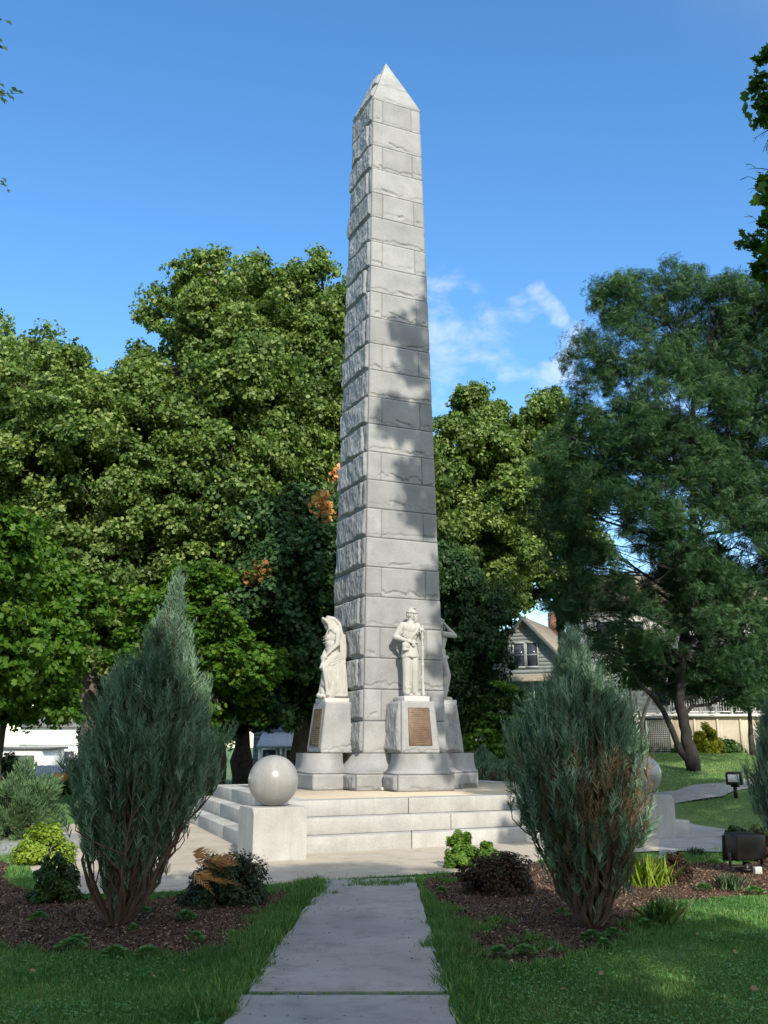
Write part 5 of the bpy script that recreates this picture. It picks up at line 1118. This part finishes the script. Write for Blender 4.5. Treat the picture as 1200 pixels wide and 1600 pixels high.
for wx, z in ((.9, 1.1), (2.2, 1.1), (4.6, 1.3), (6.2, 1.3), (1.5, 3.9), (4.4, 3.9)): window(h3, wx, 0, z, .7, 1.1, M['white_paint'], M['glass_dark'])
# white buildings and fence far left
p = at(28, 1190, 95); gl = float(gz(p.x, 95))
h4 = thing('white_building', 'sunlit white building with grey gable roof far behind the fence at the left', 'building', (p.x, 95, gl), 0)
mb = MB(); wallbox(mb, 0, 9, 0, 8, -.3, 4.6); mb.box((4.5, -.06, 2.9), (9, .1, .08)); mb.build('wall', M['white_paint'], h4)
mb = MB(); mb.add([(-.4, -.4, 4.5), (9.4, -.4, 4.5), (9.4, 4, 6.2), (-.4, 4, 6.2), (9.4, 8.4, 4.5), (-.4, 8.4, 4.5)], [[0, 1, 2, 3], [3, 2, 4, 5], [0, 3, 5], [1, 4, 2], [0, 5, 4, 1]]); mb.build('roof', M['roof_grey'], h4)
for wx in (1.1, 3.2, 4.7, 6.6): window(h4, wx, 0, 1.75, .9, .9, M['roof_grey'], M['glass_dark'])
p = at(-5, 1190, 85)
h6 = thing('garage', 'low white garage with a dark door behind the parked blue car', 'garage', (p.x, 86, float(gz(p.x, 86))), 0)
mb = MB(); wallbox(mb, 0, 3.4, 0, 6, -.3, 2.5); mb.build('wall', M['white_paint'], h6); mb = MB(); mb.box((1.8, -.03, 1.05), (2.0, .08, 1.9)); mb.build('door', M['trim_dark'], h6)
mb = MB(); mb.box((1.7, 3, 2.62), (3.9, 6.6, .22)); mb.build('roof', M['roof_grey'], h6)
p = at(50, 1120, 120)
h5 = thing('red_roofed_building', 'distant building with a bright red roof showing through the maple leaves at the left', 'building', (p.x, 120, -1.3), 0)
mb = MB(); wallbox(mb, 0, 9, 0, 8, 0, 6.2); mb.build('wall', M['siding_mat'], h5); mb = MB(); mb.add([(-.5, -.5, 6.1), (9.5, -.5, 6.1), (8, 4, 8.8), (1, 4, 8.8), (9.5, 8.5, 6.1), (-.5, 8.5, 6.1)], [[0, 1, 2, 3], [3, 2, 4, 5], [0, 3, 5], [1, 4, 2], [0, 5, 4, 1]]); mb.build('roof', M['roof_red'], h5)
for wx in (2, 4.5, 7): window(h5, wx, 0, 4, 1, 1.3, M['white_paint'], M['glass_dark'])
xa, xb = at(56, 1200, 60).x, at(150, 1200, 60).x; zf = float(gz(xa, 60))
fn_ = thing('board_fence', 'grey blue vertical board fence far behind the rounded spruce at the left', 'fence', (xa, 60, zf), 0)
mb = MB(); n = int((xb - xa) / .15)
for k in range(n): mb.box((.075 + k * .15, 0, .45 + .01 * (k % 3)), (.14, .03, .95))
mb.build('boards', M['fence_grey'], fn_)
for k in range(3): mb = MB(); mb.box((k * (xb - xa) / 2, .06, .5), (.1, .1, 1.08)); mb.build('post', M['fence_grey'], fn_)
mb = MB(); mb.box(((xb - xa) / 2, .035, .75), (xb - xa, .04, .08)); mb.box(((xb - xa) / 2, .035, .2), (xb - xa, .04, .08)); mb.build('rail', M['fence_grey'], fn_)
# parked car
p = at(8, 1205, 80); gc = float(gz(p.x, 80))
car = thing('parked_car', 'dark blue car parked far away at the left edge behind the spruce', 'car', (p.x, 80, gc), 0)
mb = MB(); side = [(-2.15, .35), (-2.2, .75), (-1.6, .92), (-.95, 1.38), (.75, 1.42), (1.45, .98), (2.1, .9), (2.2, .45), (2.1, .3), (-2.0, .28)]
n = len(side); V = [(x, -.82 + (.12 if z > 1.1 else 0), z) for x, z in side] + [(x, .82 - (.12 if z > 1.1 else 0), z) for x, z in side]
mb.add(V, [list(range(n))[::-1], list(range(n, 2 * n))] + [[i, (i + 1) % n, n + (i + 1) % n, n + i] for i in range(n)]); mb.build('body', M['car_blue'], car, bevel=.05)
mb = MB(); mb.add([(-1.4, -.80, .95), (1.2, -.80, .98), (.68, -.74, 1.33), (-.88, -.74, 1.31)], [[0, 1, 2, 3]]); mb.add([(-1.58, -.6, .955), (-1.0, -.6, 1.36), (-1.0, .6, 1.36), (-1.58, .6, .955)], [[0, 1, 2, 3]]); mb.build('window', M['lens'], car)
for x in (-1.35, 1.35):
    for y in (-.78, .78): mb = MB(); mb.tube([(x, y - .1, .32), (x, y + .1, .32)], .32, 20); w = mb.build('wheel', M['rubber'], car); mb = MB(); mb.tube([(x, y - .115, .32), (x, y + .115, .32)], .18, 14); mb.build('rim', M['lens'], w)
for y in (-.6, .6): mb = MB(); mb.ell((-2.17, y, .66), (.05, .14, .07), n=8); mb.build('headlight', M['lens'], car)
# orange pot on a stand
p = at(94, 1222, 32); pot = thing('planter', 'small orange tapered planter on a dark stand behind the spruce at the left', 'planter', (p.x, 32, float(gz(p.x, 32))), 0)
zz = p.z - float(gz(p.x, 32)); mb = MB(); mb.lathe([(.14, zz), (.22, zz + .10), (.25, zz + .26), (.22, zz + .26), (.2, zz + .2)], 20); mb.build('pot', M['orange'], pot, smooth=True)
mb = MB(); mb.box((0, 0, zz / 2), (.14, .14, zz)); mb.box((0, 0, zz), (.3, .3, .03)); mb.build('stand', M['trim_dark'], pot)

# ---------------------------------------------------------------- floodlights
p = hit(1163, 1366); f1 = thing('floodlight', 'large dark boxy floodlight seen from behind on a short post at the right edge', 'floodlight', p, math.radians(14), 'ground floodlights')
mb = MB(); R = Matrix.Rotation(math.radians(5), 4, 'X'); cz = at(1170, 1321, p.y).z
mb.box((.04, 0, cz), (.42, .30, .30), rot=R) ; b_ = mb.build('housing', M['steel_black'], f1, bevel=.018)
mb = MB(); mb.box((.04, .16, cz - .04), (.45, .03, .32), rot=R); mb.box((.04, .19, cz - .045), (.38, .02, .25), rot=R); mb.build('lens_frame', M['steel_black'], b_, bevel=.006)
mb = MB()
for sx in (-.19, .27): mb.box((sx, 0, cz - .17), (.015, .05, .18))
mb.box((.04, 0, cz - .25), (.47, .05, .02)); mb.build('bracket', M['steel_black'], f1, bevel=.003)
mb = MB(); mb.tube([(.04, 0, -.05), (.04, 0, cz - .2)], .045, 14); mb.box((.04, 0, .06), (.2, .2, .03)); mb.build('post', M['steel_black'], f1)
mb = MB(); mb.box((.10, -.14, .06), (.10, .07, .09)); mb.build('junction_box', M['conduit'], f1, bevel=.008)
p = hit(1150, 1247); f2 = thing('floodlight', 'small black floodlight with a pale glass front on a post beside the far path', 'floodlight', p, math.radians(-28), 'ground floodlights')
cz = at(1148, 1216, p.y).z - p.z; R = Matrix.Rotation(math.radians(8), 4, 'X'); mb = MB(); mb.box((0, 0, cz), (.36, .24, .27), rot=R, top=1); b_ = mb.build('housing', M['steel_black'], f2, bevel=.02)
mb = MB(); mb.box((0, -.125, cz + .00), (.25, .02, .17), rot=R); mb.build('lens', M['lens'], b_, bevel=.005)
mb = MB(); mb.tube([(0, 0, -.05), (0, 0, cz - .13)], .045, 12); mb.box((0, 0, cz - .17), (.18, .05, .05)); mb.build('post', M['steel_black'], f2)

# ---------------------------------------------------------------- grass, chips, weeds
rng = np.random.default_rng(200)
TRI = (np.array([(-.5, 0, 0), (.5, 0, 0), (.32, .55, .06), (0, 1, .25), (-.32, .55, .06)]), np.array([(0, 1, 2, 3, 4)]))
def blades(mb, x, y, h, w, lean=.35, tint=None, dz=0.0):
    n = len(x); P = np.stack([x, y, gz(x, y) + dz], 1); al = unit(np.array([0, 0, 1.]) + rng.normal(size=(n, 3)) * lean * (1, 1, 0)); 
    side = unit(np.cross(al, rng.normal(size=(n, 3)))); nr = np.cross(side, al); T, F = TRI
    V = P[:, None] + T[None, :, 0:1] * side[:, None] * w[:, None, None] + T[None, :, 1:2] * al[:, None] * h[:, None, None] + T[None, :, 2:3] * nr[:, None] * h[:, None, None]
    V[:, :, 2] = np.maximum(V[:, :, 2], P[:, None, 2] + dz)
    K = 5; mb.add(V.reshape(-1, 3), (np.arange(n)[:, None, None] * K + F[None]).reshape(-1, K), np.repeat(np.clip(rng.normal(size=n) * .2 + (.4 if tint is None else tint), 0, 1), K))
def blocked(x, y, m=0.0):
    xl = np.interp(y, [2, 6.33, 7.1, 9.46, 11.6, 12.2], [-.98, -.93, -.89, -.87, -.67, -.66]) - m; xr = np.interp(y, [2, 6.33, 9.15, 11.4, 12.6], [.44, .42, .37, .38, .38]) + m
    return ((x > xl) & (x < xr) & (y < 12.4)) | inpoly(x, y, ringpoly)
mb = MB(); N = 800000
y = 5.6 + (15.5 - 5.6) * rng.uniform(0, 1, N) ** 1.55; x = rng.uniform(-1, 1, N) * (y * .48 + 1.0)
ok = ~blocked(x, y, .03); bed = inpoly(x, y, LBED) | inpoly(x, y, RBED); ok &= ~bed; x, y = x[ok], y[ok]
keep = rng.uniform(0, 1, len(x)) < np.clip(1.15 - (y - 6) * .05, .35, 1) * (.15 + 1.3 * fbm(x * 2.2, y * 2.2, 5)); x, y = x[keep], y[keep]
ln = fbm(x * 1.3 + 9, y * 1.3, 3); blades(mb, x, y, (.022 + .042 * ln) * rng.uniform(.6, 1.5, len(x)), rng.uniform(.004, .008, len(x)) * (1 + (y - 6) * .05), .6, .05 + .8 * fbm(x * .9, y * .9, 8))
# grass at right sunlit patch and farther lawn
N = 90000; y = rng.uniform(15, 38, N); x = rng.uniform(4.5, 18, N); ok = (np.abs(x) < y * .44 + 1) & ~blocked(x, y); x, y = x[ok], y[ok]; blades(mb, x, y, .05 * rng.uniform(.6, 1.4, len(x)) , .012 + .0 * x, .6, .5 + .3 * fbm(x, y, 4))
N = 30000; y = rng.uniform(15, 36, N); x = rng.uniform(-16, -4, N); ok = (np.abs(x) < y * .44 + 1) & ~blocked(x, y); x, y = x[ok], y[ok]; blades(mb, x, y, .06 * rng.uniform(.6, 1.4, len(x)), .013 + .0 * x, .6)
tag(mb.build('grass', M['grassblade']), 'lawn grass on both sides of the path', 'grass', kind='stuff')
# clover and broad leaves mixed in the near lawn
mb = MB(); N = 60000; y = 5.8 + 7 * rng.uniform(0, 1, N) ** 1.4; x = rng.uniform(-1, 1, N) * (y * .44 + .3); ok = ~blocked(x, y, .05) & ~(inpoly(x, y, LBED) | inpoly(x, y, RBED)) & (fbm(x * 1.7, y * 1.7, 21) > .47); x, y = x[ok], y[ok]
put_leaves(mb, rng, np.stack([x, y, .022 + .03 * rng.uniform(0, 1, len(x))], 1), rng.normal(size=(len(x), 3)) * .35 + (0, 0, 1), .022 * rng.uniform(.6, 1.4, len(x)), KITE, rng.uniform(.1, .8, len(x)))
tag(mb.build('clover', M['weed']), 'clover leaves spread through the near lawn', 'clover', kind='stuff')
# long grass along the path edges, in the joint and over the bed rims
mb = MB(); X, Y, Hh = [], [], []
def clump(cx, cy, s, n, h): X.append(cx + rng.normal(size=n) * s); Y.append(cy + rng.normal(size=n) * s); Hh.append(h * rng.uniform(.5, 1.25, n))
for k in range(150):
    yy = rng.uniform(6.4, 12.3); clump(float(np.interp(yy, [6.33, 7.1, 9.46, 11.6], [-.98, -.95, -.93, -.74])) - abs(rng.normal()) * .09, yy, .05, 90, .10)
for k in range(46):
    yy = rng.uniform(6.2, 8.9); clump(.45 + abs(rng.normal()) * .07, yy, .045, 60, .10)
for px, py in ((690, 1425), (700, 1470), (715, 1455), (735, 1450), (755, 1455), (770, 1445), (685, 1450), (700, 1380), (690, 1485), (820, 1470), (845, 1485), (560, 1386), (590, 1384), (610, 1386), (640, 1383), (1000, 1450), (1020, 1440), (1045, 1430), (440, 1440), (425, 1455), (415, 1400), (450, 1395), (470, 1392), (490, 1390), (500, 1400), (400, 1440), (370, 1465), (1090, 1345), (1060, 1350), (1110, 1350)):
    q = hit(px, py)
    for k in range(5): clump(q.x + rng.normal() * .08, q.y + rng.normal() * .08, .04, 50, .075)
for k in range(90): clump(rng.uniform(-.86, .42), 6.945 + rng.normal() * .012, .014, 16, .035)
for poly in (LBED, RBED):
    for k in range(0, len(poly)):
        if poly[k][1] < 10.8 and abs(poly[k][0]) < poly[k][1] * .45:
            for j in range(3): clump(poly[k][0] + rng.normal() * .06, poly[k][1] + rng.normal() * .05 - .02, .04, 42, .075)
x, y, h = np.concatenate(X), np.concatenate(Y), np.concatenate(Hh); blades(mb, x, y, h, .0055 + .003 * rng.uniform(0, 1, len(x)), .55, .5)
tag(mb.build('long_grass', M['grassblade']), 'longer grass hanging over the path edges', 'grass', kind='stuff')
# wood chips
mb = MB(); N = 150000; y = rng.uniform(7.6, 15.4, N); x = rng.uniform(-1, 1, N) * (y * .45 + .4); ok = (inpoly(x, y, LBED) | inpoly(x, y, RBED)); x, y = x[ok], y[ok]
put_leaves(mb, rng, np.stack([x, y, .010 + .022 * rng.uniform(0, 1, len(x))], 1), rng.normal(size=(len(x), 3)) * .5 + (0, 0, 1), .030 * rng.uniform(.4, 1.5, len(x)), (KITE[0] * (.5, 1, 1), KITE[1]), np.clip(rng.uniform(0, 1, len(x)) ** 2.2, 0, 1))
N = 6000; y = rng.uniform(6.3, 13.5, N) ; x = rng.uniform(-1.1, 1.1, N); ed = blocked(x, y) & (rng.uniform(0, 1, N) < np.abs(x) ** 1.5 * .35 + .02); x, y = x[ed], y[ed]
put_leaves(mb, rng, np.stack([x, y, .034 + .004 * rng.uniform(0, 1, len(x))], 1), rng.normal(size=(len(x), 3)) * .2 + (0, 0, 1), .024 * rng.uniform(.3, 1.3, len(x)), (KITE[0] * (.6, 1, .5), KITE[1]), rng.uniform(0, .5, len(x)))
tag(mb.build('wood_chips', M['chip']), 'loose wood chips over the beds and scattered crumbs on the path', 'wood chips', kind='stuff')
# fallen leaves
mb = MB(); PX_ = [(240, 1540), (160, 1500), (285, 1530), (860, 1495), (985, 1540), (1020, 1470), (940, 1535), (450, 1402), (400, 1352), (655, 1320), (1090, 1470), (985, 1455), (822, 1400), (1140, 1375), (1100, 1370), (755, 1430), (25, 1425), (120, 1510), (1050, 1530), (880, 1560), (700, 1312), (50, 1530), (1150, 1500), (310, 1590), (840, 1480), (1180, 1560), (540, 1400)]
P = np.array([tuple(hit(a, b)) for a, b in PX_]); P[:, 2] = np.where([bool(v) for v in blocked(P[:, 0], P[:, 1])], .042, .055); put_leaves(mb, rng, P, rng.normal(size=P.shape) * .3 + (0, 0, 1), .055 * rng.uniform(.7, 1.3, len(P)), MAPLE, rng.uniform(0, 1, len(P)))
tag(mb.build('fallen_leaves', plain('dry_leaf', (.20, .13, .07), .8, 0, .3, 30)), 'dry brown leaves lying about the lawn and beds', 'fallen leaves', kind='stuff')
# weeds
mb = MB()
for px, py, s, n in [(60, 1442, .09, 40), (290, 1440, .10, 50), (225, 1432, .06, 24), (208, 1462, .05, 16), (305, 1476, .08, 24), (110, 1488, .12, 60), (120, 1480, .1, 40), (180, 1500, .12, 50), (230, 1500, .12, 40), (365, 1400, .12, 60), (925, 1475, .10, 60), (945, 1488, .07, 30), (880, 1435, .06, 22), (1140, 1388, .11, 60), (780, 1500, .1, 50), (820, 1497, .1, 40), (960, 1470, .1, 40), (1010, 1455, .1, 40), (690, 1400, .06, 30), (1100, 1395, .1, 40), (1180, 1400, .12, 50)]:
    q = hit(px, py); m = n * 3; a = rng.uniform(0, 6.28, m); r_ = s * rng.uniform(.15, 1, m); P = np.stack([q.x + r_ * np.cos(a), q.y + r_ * np.sin(a), .03 + .06 * (1 - r_ / s) + .02 * rng.uniform(0, 1, m)], 1)
    put_leaves(mb, rng, P, np.stack([np.cos(a) * .5, np.sin(a) * .5, np.ones(m)], 1) + rng.normal(size=(m, 3)) * .2, .045 * rng.uniform(.6, 1.3, m), KITE, rng.uniform(.1, .9, m), along=np.stack([np.cos(a), np.sin(a), .3 + 0 * a], 1))
tag(mb.build('weeds', M['weed']), 'low broad leaved weeds scattered over the beds', 'weeds', kind='stuff')
def grass_clump(px, py, lab, n, s, h, leaf, seed):
    q = hit(px, py); rg = np.random.default_rng(seed); mb = MB(); a = rg.uniform(0, 6.28, n); al = unit(np.stack([np.cos(a) * .45, np.sin(a) * .45, np.ones(n)], 1) + rg.normal(size=(n, 3)) * .15)
    P = np.stack([rg.normal(size=n) * s, rg.normal(size=n) * s, 0 * a], 1); T = (TRI[0] * (.035, 1, 1.3), TRI[1]); put_leaves(mb, rg, P, rg.normal(size=(n, 3)), h * rg.uniform(.5, 1.1, n), T, rg.uniform(.2, 1, n), along=al)
    o = mb.build('grass_clump', leaf, loc=(q.x, q.y, 0)); tag(o, lab, 'grass clump', 'grass clumps in the right bed'); return o
grass_clump(1010, 1385, 'pale sunlit grass clump right behind the right foreground juniper', 320, .10, .34, M['lime'], 1)
grass_clump(1040, 1448, 'tall green grass clump on the lawn edge right of the right foreground juniper', 160, .05, .30, M['grassblade'], 2)
grass_clump(1140, 1392, 'spiky pale green clump on the bed below the large floodlight', 200, .06, .20, M['spruce'], 3)
grass_clump(1088, 1338, 'short pale grass clump beside the right path', 160, .05, .14, M['spruce'], 4)

p = at(2, 1200, 36); bush('hedge_shrub', 'dark rounded bush far left in front of the parked blue car', Vector((p.x, 36, float(gz(p.x, 36)))), 81, 1.0, 1.5, 4200, .12, M['darkleaf'], KITE)
p = at(128, 1200, 34); bush('hedge_shrub', 'dark bush far left beside the orange planter, behind the dwarf spruce', Vector((p.x, 34, float(gz(p.x, 34)))), 82, .8, 1.3, 3400, .12, M['boxleaf'], KITE)
